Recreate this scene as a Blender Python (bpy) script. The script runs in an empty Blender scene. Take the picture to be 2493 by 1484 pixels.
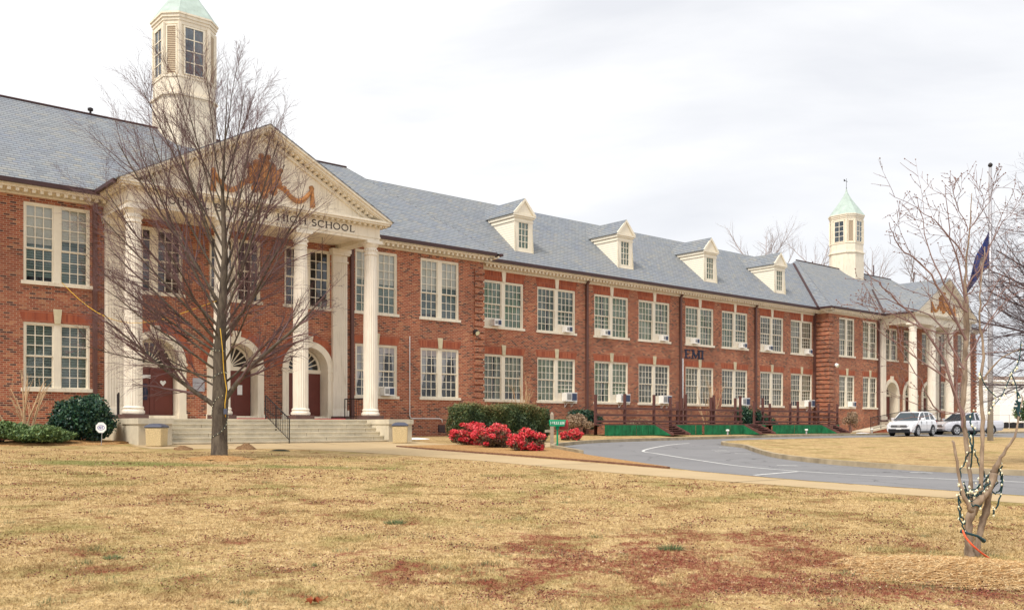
import bpy, bmesh, math, random
import numpy as np
from mathutils import Vector, Matrix
R=math.radians
scene=bpy.context.scene
COL=scene.collection
# ------------------------------------------------------------------ camera, sky, sun, exposure
cam=bpy.data.objects.new('camera',bpy.data.cameras.new('camera')); COL.objects.link(cam)
cam.location=(0,0,1.6); cam.rotation_euler=(R(90),0,0)
cam.data.sensor_width=36; cam.data.lens=2235/2493*36; cam.data.shift_y=291/2493
cam.data.clip_start=.1; cam.data.clip_end=3000
scene.camera=cam
SUN_EL,SUN_AZ=R(54),R(215)      # azimuth clockwise from +Y (north)
world=bpy.data.worlds.new("World"); scene.world=world; world.use_nodes=True
nt=world.node_tree; nt.nodes.clear()
out=nt.nodes.new('ShaderNodeOutputWorld'); bg=nt.nodes.new('ShaderNodeBackground')
sky=nt.nodes.new('ShaderNodeTexSky'); sky.sky_type='NISHITA'; sky.sun_disc=False
sky.sun_elevation=SUN_EL; sky.sun_rotation=SUN_AZ
tc=nt.nodes.new('ShaderNodeTexCoord'); mp=nt.nodes.new('ShaderNodeMapping'); mp.inputs['Scale'].default_value=(1.0,1.0,3.4)
mp.inputs['Location'].default_value=(3.3,.4,.8)
nz=nt.nodes.new('ShaderNodeTexNoise'); nz.inputs['Scale'].default_value=1.9; nz.inputs['Detail'].default_value=7; nz.inputs['Roughness'].default_value=.52; nz.inputs['Distortion'].default_value=.35
rp=nt.nodes.new('ShaderNodeValToRGB')
e=rp.color_ramp.elements; e[0].position=.34; e[0].color=(.74,.752,.785,1); e[1].position=.54; e[1].color=(.94,.94,.94,1)
m_=e.new(.46); m_.color=(.845,.85,.868,1)
sc_=nt.nodes.new('ShaderNodeVectorMath'); sc_.operation='SCALE'; sc_.inputs['Scale'].default_value=.10
mx=nt.nodes.new('ShaderNodeMix'); mx.data_type='RGBA'; mx.inputs['Factor'].default_value=.93
nt.links.new(tc.outputs['Generated'],mp.inputs['Vector']); nt.links.new(mp.outputs['Vector'],nz.inputs['Vector'])
nt.links.new(nz.outputs['Fac'],rp.inputs['Fac']); nt.links.new(sky.outputs['Color'],sc_.inputs[0])
nt.links.new(sc_.outputs['Vector'],mx.inputs[6]); nt.links.new(rp.outputs['Color'],mx.inputs[7])
nt.links.new(mx.outputs[2],bg.inputs['Color']); bg.inputs['Strength'].default_value=.86
nt.links.new(bg.outputs['Background'],out.inputs['Surface'])
sl=bpy.data.lights.new('sun','SUN'); sl.energy=2.6; sl.angle=R(15); sl.color=(1,.93,.83)
so=bpy.data.objects.new('sun',sl); COL.objects.link(so)
sdir=Vector((math.sin(SUN_AZ)*math.cos(SUN_EL),math.cos(SUN_AZ)*math.cos(SUN_EL),math.sin(SUN_EL)))
so.rotation_euler=sdir.to_track_quat('Z','Y').to_euler()
scene.view_settings.view_transform='Standard'; scene.view_settings.look='None'
scene.view_settings.exposure=.50; scene.view_settings.gamma=1
scene.cycles.max_bounces=6; scene.cycles.diffuse_bounces=3; scene.cycles.transparent_max_bounces=12
# ------------------------------------------------------------------ frame of the facade
F_=2235.; CX=1246.5; HY=1033.; TH=math.atan2(2634,F_); SU,CU=math.sin(TH),math.cos(TH)
OX,OY=-1.49,49.2; EYE=1.6
PHI=math.atan2(CU,SU)            # rotation of the facade frame: local x along the wall, local -y out to the lawn
GT=[(-900,1.03),(3,1.03),(7,.84),(38.5,0),(80,-.6),(900,-.6)]
def gt(t):
    for (a,b),(c,d) in zip(GT,GT[1:]):
        if t<=c: return b+(d-b)*(t-a)/(c-a)
    return -.6
def st2w(s,t,z=0): return Vector((OX+SU*s+CU*t,OY+CU*s-SU*t,z))
def w2st(X,Y): dx,dy=X-OX,Y-OY; return dx*SU+dy*CU,dx*CU-dy*SU
def ground(X,Y): return gt(w2st(X,Y)[1])
def on(s,t): v=st2w(s,t); v.z=gt(t); return v
def gxy(x,y):                    # where a sight line meets the lawn (used to survey positions)
    r=(x-CX)/F_; k=(y-HY)/F_; Y=3.
    while Y<300:
        if EYE-ground(r*Y,Y)<k*Y: break
        Y+=.02
    return Vector((r*Y,Y,ground(r*Y,Y)))
# ------------------------------------------------------------------ mesh helpers
class MB:
    def __init__(s): s.v=[]; s.f=[]; s.m=[]
    def add(s,vs,fs,mi=0):
        o=len(s.v); s.v+= [tuple(v) for v in vs]; s.f+=[tuple(i+o for i in f) for f in fs]; s.m+=[mi]*len(fs); return s
    def box(s,x0,x1,y0,y1,z0,z1,mi=0,skip=()):
        v=[(x0,y0,z0),(x1,y0,z0),(x1,y1,z0),(x0,y1,z0),(x0,y0,z1),(x1,y0,z1),(x1,y1,z1),(x0,y1,z1)]
        f=[(0,3,2,1),(4,5,6,7),(0,1,5,4),(1,2,6,5),(2,3,7,6),(3,0,4,7)]
        return s.add(v,[q for i,q in enumerate(f) if i not in skip],mi)
    def quad(s,a,b,c,d,mi=0): return s.add([a,b,c,d],[(0,1,2,3)],mi)
    def prism(s,poly,axis,a,b,mi=0):   # polygon in the other two axes, extruded a..b along axis
        n=len(poly)
        def P(p,h): return (h,p[0],p[1]) if axis=='x' else ((p[0],h,p[1]) if axis=='y' else (p[0],p[1],h))
        v=[P(p,a) for p in poly]+[P(p,b) for p in poly]
        f=[tuple(range(n))[::-1],tuple(range(n,2*n))]+[(i,(i+1)%n,n+(i+1)%n,n+i) for i in range(n)]
        return s.add(v,f,mi)
    def tube(s,pts,rad,n=6,mi=0,cap=True):
        pts=[Vector(p) for p in pts]; k=len(pts)
        if not hasattr(rad,'__len__'): rad=[rad]*k
        base=len(s.v); u=None
        for i,p in enumerate(pts):
            d=(pts[min(i+1,k-1)]-pts[max(i-1,0)]).normalized()
            if u is None: u=d.orthogonal().normalized()
            u=(u-d*u.dot(d)); u=u.normalized() if u.length>1e-6 else d.orthogonal().normalized(); w=d.cross(u)
            for j in range(n):
                a=2*math.pi*j/n; q=p+(u*math.cos(a)+w*math.sin(a))*rad[i]; s.v.append(tuple(q))
        for i in range(k-1):
            for j in range(n):
                a=base+i*n+j; b=base+i*n+(j+1)%n; s.f.append((a,b,b+n,a+n)); s.m.append(mi)
        if cap:
            s.f.append(tuple(base+j for j in range(n))[::-1]); s.m.append(mi); s.f.append(tuple(base+(k-1)*n+j for j in range(n))); s.m.append(mi)
        return s
    def lathe(s,prof,cx=0,cy=0,n=24,mi=0,phase=0,mod=None):
        base=len(s.v); k=len(prof)
        for (r,z) in prof:
            for j in range(n):
                a=2*math.pi*j/n+phase; rr=r*(mod(j) if mod else 1); s.v.append((cx+rr*math.cos(a),cy+rr*math.sin(a),z))
        for i in range(k-1):
            for j in range(n):
                a=base+i*n+j; b=base+i*n+(j+1)%n; s.f.append((a,b,b+n,a+n)); s.m.append(mi)
        s.f.append(tuple(base+j for j in range(n))[::-1]); s.m.append(mi); s.f.append(tuple(base+(k-1)*n+j for j in range(n))); s.m.append(mi)
        return s
    def build(s,name,mats,parent=None,smooth=False,bevel=0,kind=None):
        me=bpy.data.meshes.new(name); me.from_pydata(s.v,[],s.f)
        if not isinstance(mats,(list,tuple)): mats=[mats]
        for m in mats: me.materials.append(m)
        if len(mats)>1: me.polygons.foreach_set('material_index',s.m)
        planar_uv(me)
        if smooth: me.polygons.foreach_set('use_smooth',[True]*len(me.polygons))
        me.update()
        o=bpy.data.objects.new(name,me); COL.objects.link(o)
        if parent: o.parent=parent
        if bevel:
            b=o.modifiers.new('bevel','BEVEL'); b.width=bevel; b.segments=2; b.limit_method='ANGLE'
        if kind: o['kind']=kind
        return o
def planar_uv(me):
    uv=me.uv_layers.new(name='UVMap'); n=len(me.loops)
    if n==0: return
    co=np.empty(len(me.vertices)*3,'f'); me.vertices.foreach_get('co',co); co=co.reshape(-1,3)
    li=np.empty(n,'i'); me.loops.foreach_get('vertex_index',li)
    nf=len(me.polygons); no=np.empty(nf*3,'f'); me.polygons.foreach_get('normal',no); no=no.reshape(-1,3)
    lt=np.empty(nf,'i'); me.polygons.foreach_get('loop_total',lt); fi=np.repeat(np.arange(nf),lt)
    h=np.stack([-no[:,1],no[:,0],np.zeros(nf,'f')],1); ln=np.linalg.norm(h,axis=1)
    flat=ln<.05; h[flat]=(1,0,0); ln[flat]=1; h/=ln[:,None]
    v=np.cross(no,h)
    P=co[li]; U=(P*h[fi]).sum(1); V=(P*v[fi]).sum(1)
    uv.data.foreach_set('uv',np.stack([U,V],1).ravel())
def thing(name,label,cat,loc=(0,0,0),rotz=0,group=None):
    o=bpy.data.objects.new(name,None); COL.objects.link(o); o.location=loc; o.rotation_euler=(0,0,rotz)
    o['label']=label; o['category']=cat
    if group: o['group']=group
    return o
def tag(o,label,cat,group=None,kind=None):
    o['label']=label; o['category']=cat
    if group: o['group']=group
    if kind: o['kind']=kind
    return o
def copy_tree(o,parent=None):
    c=o.copy(); COL.objects.link(c)
    if parent is not None: c.parent=parent
    for ch in list(o.children): copy_tree(ch,c)
    return c
# ------------------------------------------------------------------ material helpers
class NT:
    def __init__(s,name,rough=.8,spec=.3,metal=0):
        s.m=bpy.data.materials.new(name); s.m.use_nodes=True; s.t=s.m.node_tree; s.b=s.t.nodes['Principled BSDF']
        s.b.inputs['Roughness'].default_value=rough; s.b.inputs['Specular IOR Level'].default_value=spec; s.b.inputs['Metallic'].default_value=metal
    def n(s,typ,**kw):
        x=s.t.nodes.new('ShaderNode'+typ)
        for k,v in kw.items(): setattr(x,k,v)
        return x
    def l(s,a,b): s.t.links.new(a,b)
    def val(s,x,inp):
        if isinstance(x,(int,float)): inp.default_value=x
        elif isinstance(x,tuple): inp.default_value=x
        else: s.l(x,inp)
    def math(s,op,a,b=0,c=0):
        x=s.n('Math',operation=op); s.val(a,x.inputs[0]); s.val(b,x.inputs[1]); s.val(c,x.inputs[2]); return x.outputs[0]
    def uv(s): return s.n('TexCoord').outputs['UV']
    def obj(s): return s.n('TexCoord').outputs['Object']
    def pos(s): return s.n('NewGeometry').outputs['Position']
    def noise(s,vec,scale,detail=4,rough=.55,dist=0,color=False):
        x=s.n('TexNoise'); s.l(vec,x.inputs['Vector']); x.inputs['Scale'].default_value=scale; x.inputs['Detail'].default_value=detail
        x.inputs['Roughness'].default_value=rough; x.inputs['Distortion'].default_value=dist
        return x.outputs['Color' if color else 'Fac']
    def ramp(s,fac,stops,const=False):
        x=s.n('ValToRGB'); s.val(fac,x.inputs['Fac']); e=x.color_ramp.elements
        if const: x.color_ramp.interpolation='CONSTANT'
        while len(e)<len(stops): e.new(.5)
        for el,(p,c) in zip(e,stops):
            el.position=p; el.color=(c,c,c,1) if isinstance(c,(int,float)) else (*c,1)
        return x.outputs['Color']
    def mix(s,f,a,b,mode='MIX'):
        x=s.n('Mix',data_type='RGBA',blend_type=mode); s.val(f,x.inputs[0])
        s.val((*a,1) if isinstance(a,tuple) else a,x.inputs[6]); s.val((*b,1) if isinstance(b,tuple) else b,x.inputs[7]); return x.outputs[2]
    def scale(s,vec,sc):
        x=s.n('VectorMath',operation='MULTIPLY'); s.l(vec,x.inputs[0]); x.inputs[1].default_value=sc; return x.outputs[0]
    def bump(s,h,strength=.4,dist=.02):
        x=s.n('Bump'); s.l(h,x.inputs['Height']); x.inputs['Strength'].default_value=strength; x.inputs['Distance'].default_value=dist; s.l(x.outputs[0],s.b.inputs['Normal'])
    def base(s,c): s.val((*c,1) if isinstance(c,tuple) else c,s.b.inputs['Base Color']); return s.m
    def cells(s,uv,w,h,shift=.5):
        """running-bond cells: returns per-cell random value, in-cell x (0..1), in-cell y (0..1)"""
        sp=s.n('SeparateXYZ'); s.l(uv,sp.inputs[0])
        v=s.math('DIVIDE',sp.outputs[1],h); row=s.math('FLOOR',v)
        odd=s.math('FLOORED_MODULO',row,2); u=s.math('ADD',s.math('DIVIDE',sp.outputs[0],w),s.math('MULTIPLY',odd,shift))
        col=s.math('FLOOR',u); cb=s.n('CombineXYZ'); s.l(col,cb.inputs[0]); s.l(row,cb.inputs[1])
        wn=s.n('TexWhiteNoise',noise_dimensions='2D'); s.l(cb.outputs[0],wn.inputs['Vector'])
        return wn.outputs['Value'],s.math('SUBTRACT',u,col),s.math('SUBTRACT',v,row),wn.outputs['Color']
def plain(name,c,rough=.7,var=.12,scale=3.,spec=.3,metal=0,bump=0,coord='obj',streak=0):
    m=NT(name,rough,spec,metal); P=m.obj() if coord=='obj' else m.pos()
    f=m.noise(P,scale,5,.6)
    lo=tuple(x*(1-var) for x in c); hi=tuple(min(1,x*(1+var)) for x in c)
    col=m.ramp(f,[(.3,lo),(.7,hi)])
    if streak:
        g=m.noise(m.scale(P,(6,6,.7)),1.4,4,.6); col=m.mix(m.ramp(g,[(.52,0.),(.75,streak)]),col,(c[0]*.55,c[1]*.5,c[2]*.42))
    if bump: m.bump(m.noise(P,scale*12,3),bump,.01)
    return m.base(col)
def brick_mat(name,stops,mortar,w=.215,h=.078,mort=.13,big=.25,redden=None):
    m=NT(name,.88,.2); uv=m.uv(); r,fx,fy,rc=m.cells(uv,w,h)
    col=m.ramp(r,stops)
    mx=m.math('LESS_THAN',fx,mort*.36); my=m.math('LESS_THAN',fy,mort)
    mm=m.math('MAXIMUM',mx,my)
    P=m.obj(); n1=m.noise(P,.33,5,.6); n2=m.noise(P,9,3)
    col=m.mix(m.ramp(n2,[(.3,.0),(.8,.12)]),col,(.12,.06,.045))
    tone=m.ramp(n1,[(.3,(1-big,1-big,1-big*.9)),(.7,(1+big*.45,1+big*.3,1+big*.2))])
    col=m.mix(mm,col,mortar); col=m.mix(1.,col,tone,'MULTIPLY')
    g=m.noise(m.scale(P,(2.5,2.5,.5)),1.3,5,.65); col=m.mix(m.ramp(g,[(.58,0.),(.8,.45)]),col,(.20,.13,.10))
    m.bump(m.math('SUBTRACT',1.,mm),.5,.01)
    return m.base(col)
M={}
M['brick']=brick_mat('brick',[(0,(.10,.05,.05)),(.12,(.16,.066,.052)),(.2,(.31,.088,.052)),(.45,(.39,.112,.062)),(.62,(.46,.155,.082)),(.80,(.34,.092,.058)),(.9,(.53,.24,.125)),(1,(.43,.14,.078))],(.54,.37,.25),mort=.21,big=.32)
M['brick_plain']=brick_mat('brick_plain',[(0,(.30,.082,.05)),(.5,(.40,.115,.06)),(1,(.47,.15,.08))],(.38,.17,.11),w=.078,h=.32,mort=.06,big=.12)
M['cream']=plain('cream_paint',(.83,.75,.61),.6,.07,1.2,streak=.5)
M['cream2']=plain('cream_woodwork',(.85,.78,.64),.55,.05,2.5,streak=.12)
M['column']=plain('column_paint',(.85,.78,.67),.5,.05,1.5,streak=.38)
M['stone']=plain('keystone_stone',(.62,.55,.38),.8,.15,5)
M['concrete']=plain('concrete',(.60,.54,.42),.85,.16,1.6,bump=.3,streak=.25)
M['plinth']=plain('painted_plinth',(.13,.075,.065),.7,.15,3)
M['dark_metal']=plain('brown_gutter',(.060,.030,.030),.45,.15,2)
M['downspout']=plain('brown_downspout',(.13,.062,.052),.5,.12,2)
M['iron']=plain('black_iron',(.022,.018,.02),.5,.1,5)
M['door']=plain('brown_door',(.155,.045,.035),.45,.12,1.5)
M['copper']=plain('verdigris_copper',(.41,.50,.455),.55,.14,2.2,streak=.25)
M['white']=plain('white_paint',(.85,.85,.84),.4,.03,4)
M['snow']=plain('snow',(.9,.92,.97),.7,.04,6,bump=.4)
M['gilt']=plain('bronze_relief',(.46,.21,.075),.6,.5,5,bump=.8)
M['deck_wood']=plain('stained_timber',(.135,.06,.052),.75,.2,3)
M['green_carpet']=plain('green_turf_cloth',(.012,.145,.06),.9,.35,2.6,bump=.6,streak=.6)
M['green_paint']=plain('green_box_paint',(.0,.28,.13),.4,.06,3)
M['red_paint']=plain('red_paint',(.42,.045,.045),.45,.1,3)
M['red_mat']=plain('red_doormat',(.72,.06,.09),.85,.1,6)
M['grey_wood']=plain('weathered_post',(.36,.30,.23),.85,.2,8)
M['ac_grille']=plain('blue_grey_grille',(.06,.085,.155),.5,.2,20)
M['ac_white']=plain('ac_casing',(.86,.85,.82),.4,.04,5)
M['letter']=plain('bronze_letter',(.045,.028,.028),.5,.2,8)
M['navy']=plain('navy_lettering',(.03,.035,.07),.6,.15,8)
M['binlid']=plain('slate_blue_lid',(.075,.085,.125),.45,.12,4)
M['bin']=plain('pebbled_bin',(.58,.46,.26),.9,.22,30,bump=.5)
M['pole_metal']=plain('brushed_pole',(.42,.42,.45),.4,.06,3,metal=.3)
M['tyre']=plain('rubber',(.018,.018,.02),.8,.1,10)
M['rim']=plain('alloy',(.55,.56,.58),.3,.08,6,metal=.7)
M['blackplastic']=plain('black_cladding',(.02,.021,.025),.5,.1,6)
M['cord_orange']=plain('orange_cord',(.85,.13,.05),.5,.05,6)
M['cord_yellow']=plain('yellow_cord',(.75,.45,.05),.5,.05,6)
M['cord_green']=plain('green_light_wire',(.012,.05,.06),.5,.1,6)
M['bulb']=plain('clear_bulb',(.85,.85,.62),.15,.1,9,spec=.8)
def carpaint(name,c,metal=0.):
    m=NT(name,.25,.5,metal); m.b.inputs['Coat Weight'].default_value=.7; m.b.inputs['Coat Roughness'].default_value=.08
    return m.base(c)
M['car_white']=carpaint('white_car_paint',(.82,.83,.86)); M['car_silver']=carpaint('silver_car_paint',(.60,.60,.65),.25)
def glassmat(name,tint=(.9,.95,.95),refl=.10):
    m=NT(name); t=m.t; t.nodes.remove(m.b); o=t.nodes['Material Output']
    tr=m.n('BsdfTransparent'); tr.inputs[0].default_value=(*tint,1); g=m.n('BsdfGlossy'); g.inputs['Roughness'].default_value=.04
    P=m.obj(); bp=m.n('Bump'); bp.inputs['Strength'].default_value=.25; bp.inputs['Distance'].default_value=.03; m.l(m.noise(P,2.3,3),bp.inputs['Height']); m.l(bp.outputs[0],g.inputs['Normal'])
    fr=m.n('LayerWeight'); fr.inputs['Blend'].default_value=.35
    f=m.math('ADD',m.math('MULTIPLY',fr.outputs['Fresnel'],.8),m.math('MULTIPLY',m.ramp(m.noise(P,.9,2),[(.35,0.),(.7,1.)]),refl))
    mxs=m.n('MixShader'); m.l(f,mxs.inputs[0]); m.l(tr.outputs[0],mxs.inputs[1]); m.l(g.outputs[0],mxs.inputs[2]); m.l(mxs.outputs[0],o.inputs['Surface'])
    return m.m
M['glass']=glassmat('window_glass')
def carglass():
    m=NT('car_glass',.06,.6); return m.base((.03,.045,.055))
M['carglass']=carglass()
def blindmat(name,c1,c2,period,vertical=False,noise=.3):
    m=NT(name,.8,.2); uv=m.uv(); sp=m.n('SeparateXYZ'); m.l(uv,sp.inputs[0])
    x=sp.outputs[0] if vertical else sp.outputs[1]
    w=m.math('SINE',m.math('MULTIPLY',x,2*math.pi/period)); P=m.obj()
    k=m.math('ADD',m.math('MULTIPLY',w,.30),m.math('MULTIPLY',m.math('SUBTRACT',m.noise(P,1.1,4),.5),noise*5))
    col=m.ramp(m.math('ADD',k,.5),[(.0,c1),(1.,c2)])
    oi=m.n('ObjectInfo'); col=m.mix(1.,col,m.ramp(oi.outputs['Random'],[(0,(.55,.58,.62)),(.35,(.8,.84,.8)),(.6,(1.05,1.,.9)),(.8,(1.25,1.2,1.05)),(1,(.7,.85,.75))]),'MULTIPLY')
    m.bump(w,.4,.02); return m.base(col)
M['shade']=plain('roller_shade',(.74,.68,.58),.8,.10,1.5)
M['greenblind']=blindmat('green_drape',(.11,.15,.10),(.46,.54,.40),.16,True)
M['tanblind']=blindmat('tan_drape',(.10,.09,.07),(.50,.47,.36),.17,True)
M['slats']=blindmat('teal_slat_blind',(.07,.10,.10),(.36,.45,.41),.10)
M['slat_light']=blindmat('pale_slat_blind',(.15,.20,.18),(.48,.56,.48),.09)
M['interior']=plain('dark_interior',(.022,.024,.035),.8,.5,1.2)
M['drape']=plain('lace_curtain',(.62,.56,.56),.85,.15,3)
def slate():
    m=NT('slate_roof',.62,.35); uv=m.uv(); r,fx,fy,rc=m.cells(uv,.30,.20)
    col=m.ramp(r,[(0,(.205,.225,.25)),(.25,(.24,.27,.30)),(.45,(.275,.305,.33)),(.62,(.305,.32,.325)),(.76,(.235,.265,.32)),(.88,(.34,.33,.29)),(1,(.255,.28,.30))])
    P=m.obj(); n=m.noise(P,.22,5,.6)
    col=m.mix(m.ramp(n,[(.36,0.),(.66,.4)]),col,(.335,.33,.30))
    n3=m.noise(P,.5,5,.6); col=m.mix(m.ramp(n3,[(.45,0.),(.7,.3)]),col,(.21,.25,.335))
    e1=m.math('LESS_THAN',fy,.24); e2=m.math('LESS_THAN',fx,.08); e=m.math('MAXIMUM',e1,m.math('MULTIPLY',e2,.7))
    col=m.mix(m.math('MULTIPLY',e,.80),col,(.06,.06,.075)); col=m.mix(1.,col,(.86,.87,.89),'MULTIPLY')
    h=m.math('ADD',m.math('MULTIPLY',m.math('SUBTRACT',1.,fy),.7),m.math('MULTIPLY',r,.5)); m.bump(h,.5,.02)
    return m.base(col)
M['slate']=slate()
def siding():
    m=NT('clapboard',.6,.3); uv=m.uv(); sp=m.n('SeparateXYZ'); m.l(uv,sp.inputs[0])
    v=m.math('FRACT',m.math('DIVIDE',sp.outputs[1],.13)); col=m.mix(m.math('LESS_THAN',v,.12),(.84,.78,.65),(.50,.45,.36))
    m.bump(m.math('SUBTRACT',1.,v),.6,.02); return m.base(col)
M['siding']=siding()
def louvre():
    m=NT('louvre',.7,.2); uv=m.uv(); sp=m.n('SeparateXYZ'); m.l(uv,sp.inputs[0])
    v=m.math('FRACT',m.math('DIVIDE',sp.outputs[1],.085)); col=m.mix(m.math('LESS_THAN',v,.42),(.74,.62,.45),(.24,.15,.10))
    m.bump(v,.8,.03); return m.base(col)
M['louvre']=louvre()
def grasscolor(m,P,bladevar=None):
    n1=m.noise(P,.16,5,.6); n2=m.noise(P,.75,6,.65); n3=m.noise(P,7,4,.6); n4=m.noise(P,30,3,.6)
    col=m.ramp(n3,[(.25,(.34,.225,.10)),(.45,(.52,.375,.18)),(.62,(.64,.48,.25)),(.8,(.78,.62,.37))])
    col=m.mix(m.ramp(n4,[(.36,.75),(.5,0.)]),col,(.20,.125,.06))
    n6=m.noise(P,11,5,.75); col=m.mix(m.ramp(n6,[(.60,0.),(.68,.75)]),col,(.17,.075,.05))
    grn=m.math('MULTIPLY',m.ramp(n2,[(.50,0.),(.62,.8)]),m.ramp(n3,[(.3,.35),(.6,1.)])); col=m.mix(grn,col,(.25,.235,.075))
    brn=m.math('MULTIPLY',m.ramp(m.noise(P,1.5,7,.75),[(.52,0.),(.60,.85)]),m.ramp(n3,[(.38,1.),(.62,.25)])); col=m.mix(brn,col,(.26,.13,.065))
    # a band of green near the big tree
    def spot(cx,cy,rx,ry,angle=0):
        mp=m.n('Mapping',vector_type='TEXTURE'); m.l(P,mp.inputs['Vector']); mp.inputs['Location'].default_value=(cx,cy,0); mp.inputs['Scale'].default_value=(rx,ry,1e3); mp.inputs['Rotation'].default_value=(0,0,angle)
        x=m.n('VectorMath',operation='LENGTH'); m.l(mp.outputs[0],x.inputs[0]); return m.ramp(x.outputs['Value'],[(.15,1.),(1.,0.)])
    def add(a,b): return m.math('ADD',a,b)
    g2=add(spot(-10.2,22.9,3.6,1.7),m.math('MULTIPLY',spot(-5.0,22.6,4.5,1.4),.75))
    gm=m.ramp(m.math('ADD',m.math('MULTIPLY',g2,.55),m.math('MULTIPLY',n2,.6)),[(.50,0.),(.72,.8)]); col=m.mix(gm,col,(.19,.215,.065))
    rs=m.math('MAXIMUM',m.math('MAXIMUM',spot(2.6,11.4,3.4,1.4,-.1),spot(3.0,8.3,3.2,1.9,-.2)),m.math('MAXIMUM',m.math('MULTIPLY',spot(1.5,9.5,5.8,4.6),.95),m.math('MULTIPLY',spot(-3.5,12.5,4.,1.6),.55)))
    rs=m.math('MAXIMUM',rs,.40)
    n5=m.noise(P,1.5,7,.72,.6)
    rm=m.ramp(m.math('ADD',m.math('MULTIPLY',rs,.33),n5),[(.70,0.),(.80,.9)])
    rm=m.math('MULTIPLY',rm,m.ramp(m.noise(P,13,5,.75),[(.40,.0),(.53,1.)]))
    yl=m.n('SeparateXYZ'); m.l(P,yl.inputs[0])
    rm=m.math('MULTIPLY',rm,m.ramp(m.math('DIVIDE',yl.outputs[1],40.),[(.40,1.),(.60,.25)]))
    col=m.mix(rm,col,(.235,.055,.040))
    return col,n3,n4
def lawn():
    m=NT('dormant_lawn',.95,.1); P=m.pos(); col,n3,n4=grasscolor(m,P)
    n8=m.noise(P,4.5,6,.75); col=m.mix(m.ramp(n8,[(.50,0.),(.66,.6)]),col,(.27,.18,.085)); col=m.mix(1.,col,(.97,.95,.94),'MULTIPLY')  # brown mottles, plus darkening painted in for the blades' self-shadowing
    h=m.math('ADD',n3,m.math('MULTIPLY',n4,.8)); m.bump(h,.7,.05); return m.base(col)
M['lawn']=lawn()
def blades():
    m=NT('dry_grass_blades',.9,.15); P=m.pos(); col,n3,n4=grasscolor(m,P)
    a=m.n('Attribute',attribute_name='var'); v=m.ramp(a.outputs['Fac'],[(0,(.62,.60,.55)),(.5,(1.,1.,1.)),(1,(1.32,1.34,1.4))])
    return m.base(m.mix(1.,col,v,'MULTIPLY'))
M['blades']=blades()
def asphalt():
    m=NT('asphalt',.85,.3); P=m.pos(); n=m.noise(P,.35,5,.6); f=m.noise(P,40,3)
    col=m.ramp(n,[(.3,(.165,.163,.168)),(.7,(.215,.212,.218))]); col=m.mix(m.ramp(f,[(.3,.0),(.8,.35)]),col,(.33,.33,.34))
    vo=m.n('TexVoronoi',feature='DISTANCE_TO_EDGE'); vo.inputs['Scale'].default_value=.42; wv=m.n('VectorMath',operation='ADD'); m.l(P,wv.inputs[0]); m.l(m.noise(P,1.2,5,.6,color=True),wv.inputs[1]); m.l(wv.outputs[0],vo.inputs['Vector'])
    cr=m.math('MULTIPLY',m.ramp(vo.outputs['Distance'],[(.004,1.),(.02,0.)]),m.ramp(m.noise(P,.3,3),[(.42,0.),(.6,.8)])); col=m.mix(cr,col,(.07,.07,.075))
    st=m.ramp(m.noise(P,.9,4,.6,.8),[(.60,0.),(.74,.4)]); col=m.mix(st,col,(.11,.11,.115))
    m.bump(f,.35,.01); return m.base(col)
M['asphalt']=asphalt()
def walkmat():
    m=NT('sidewalk_concrete',.88,.2); P=m.pos(); n=m.noise(P,.5,6,.6); f=m.noise(P,22,4)
    col=m.ramp(n,[(.3,(.42,.31,.175)),(.7,(.52,.395,.235))]); col=m.mix(m.ramp(f,[(.35,.3),(.6,0.)]),col,(.34,.27,.17))
    m.bump(f,.25,.01); return m.base(col)
M['walk']=walkmat()
def straw(name,cols,sc=14):
    m=NT(name,.95,.1); P=m.pos(); n=m.noise(P,sc,5,.7,1.2); col=m.ramp(n,[(.28,cols[0]),(.45,cols[1]),(.6,cols[2]),(.75,cols[3])])
    m.bump(n,.8,.04); return m.base(col)
M['mulch']=straw('pine_straw',[(.15,.07,.03),(.36,.19,.08),(.50,.32,.14),(.66,.49,.27)])
M['dirt']=straw('brown_dirt',[(.09,.05,.03),(.20,.115,.06),(.28,.17,.09),(.40,.27,.15)],16)
M['straw']=straw('pale_straw',[(.22,.09,.035),(.45,.21,.075),(.60,.34,.13),(.74,.52,.24)],11)
M['edging']=straw('brick_edging',[(.10,.05,.035),(.18,.09,.06),(.24,.13,.085),(.34,.21,.14)],9)
M['kerb']=plain('kerb_concrete',(.37,.30,.20),.9,.3,2,bump=.4,coord='pos')
M['line']=plain('road_paint',(.62,.62,.60),.8,.25,7,coord='pos')
M['seam']=plain('joint',(.2,.15,.10),.9,.2,5,coord='pos')
def bark(name,c1,c2,sc=8):
    m=NT(name,.9,.15); P=m.obj(); n=m.noise(m.scale(P,(1,1,.35)),sc,5,.65,.5); col=m.ramp(n,[(.3,c1),(.7,c2)]); m.bump(n,.6,.03); return m.base(col)
M['bark']=bark('grey_maple_bark',(.045,.034,.030),(.17,.14,.105))
M['twig']=bark('purple_twigs',(.11,.06,.062),(.23,.15,.15),2)
M['myrtle_bark']=bark('tan_myrtle_bark',(.16,.115,.085),(.46,.36,.27),9)
M['myrtle_twig']=bark('red_brown_twig',(.17,.10,.095),(.30,.20,.18),3)
M['dark_twig']=bark('dark_branch',(.09,.07,.08),(.19,.145,.15),3)
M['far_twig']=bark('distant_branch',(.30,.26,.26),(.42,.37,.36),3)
M['pale_stem']=bark('pale_stem',(.42,.27,.15),(.66,.48,.30),6)
def leafmat(name,stops,rough=.55):
    m=NT(name,rough,.4); a=m.n('Attribute',attribute_name='var'); return m.base(m.ramp(a.outputs['Fac'],stops))
M['holly']=leafmat('holly_leaves',[(0,(.012,.035,.03)),(.5,(.025,.07,.05)),(.85,(.05,.12,.05)),(1,(.13,.20,.10))],.35)
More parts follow.
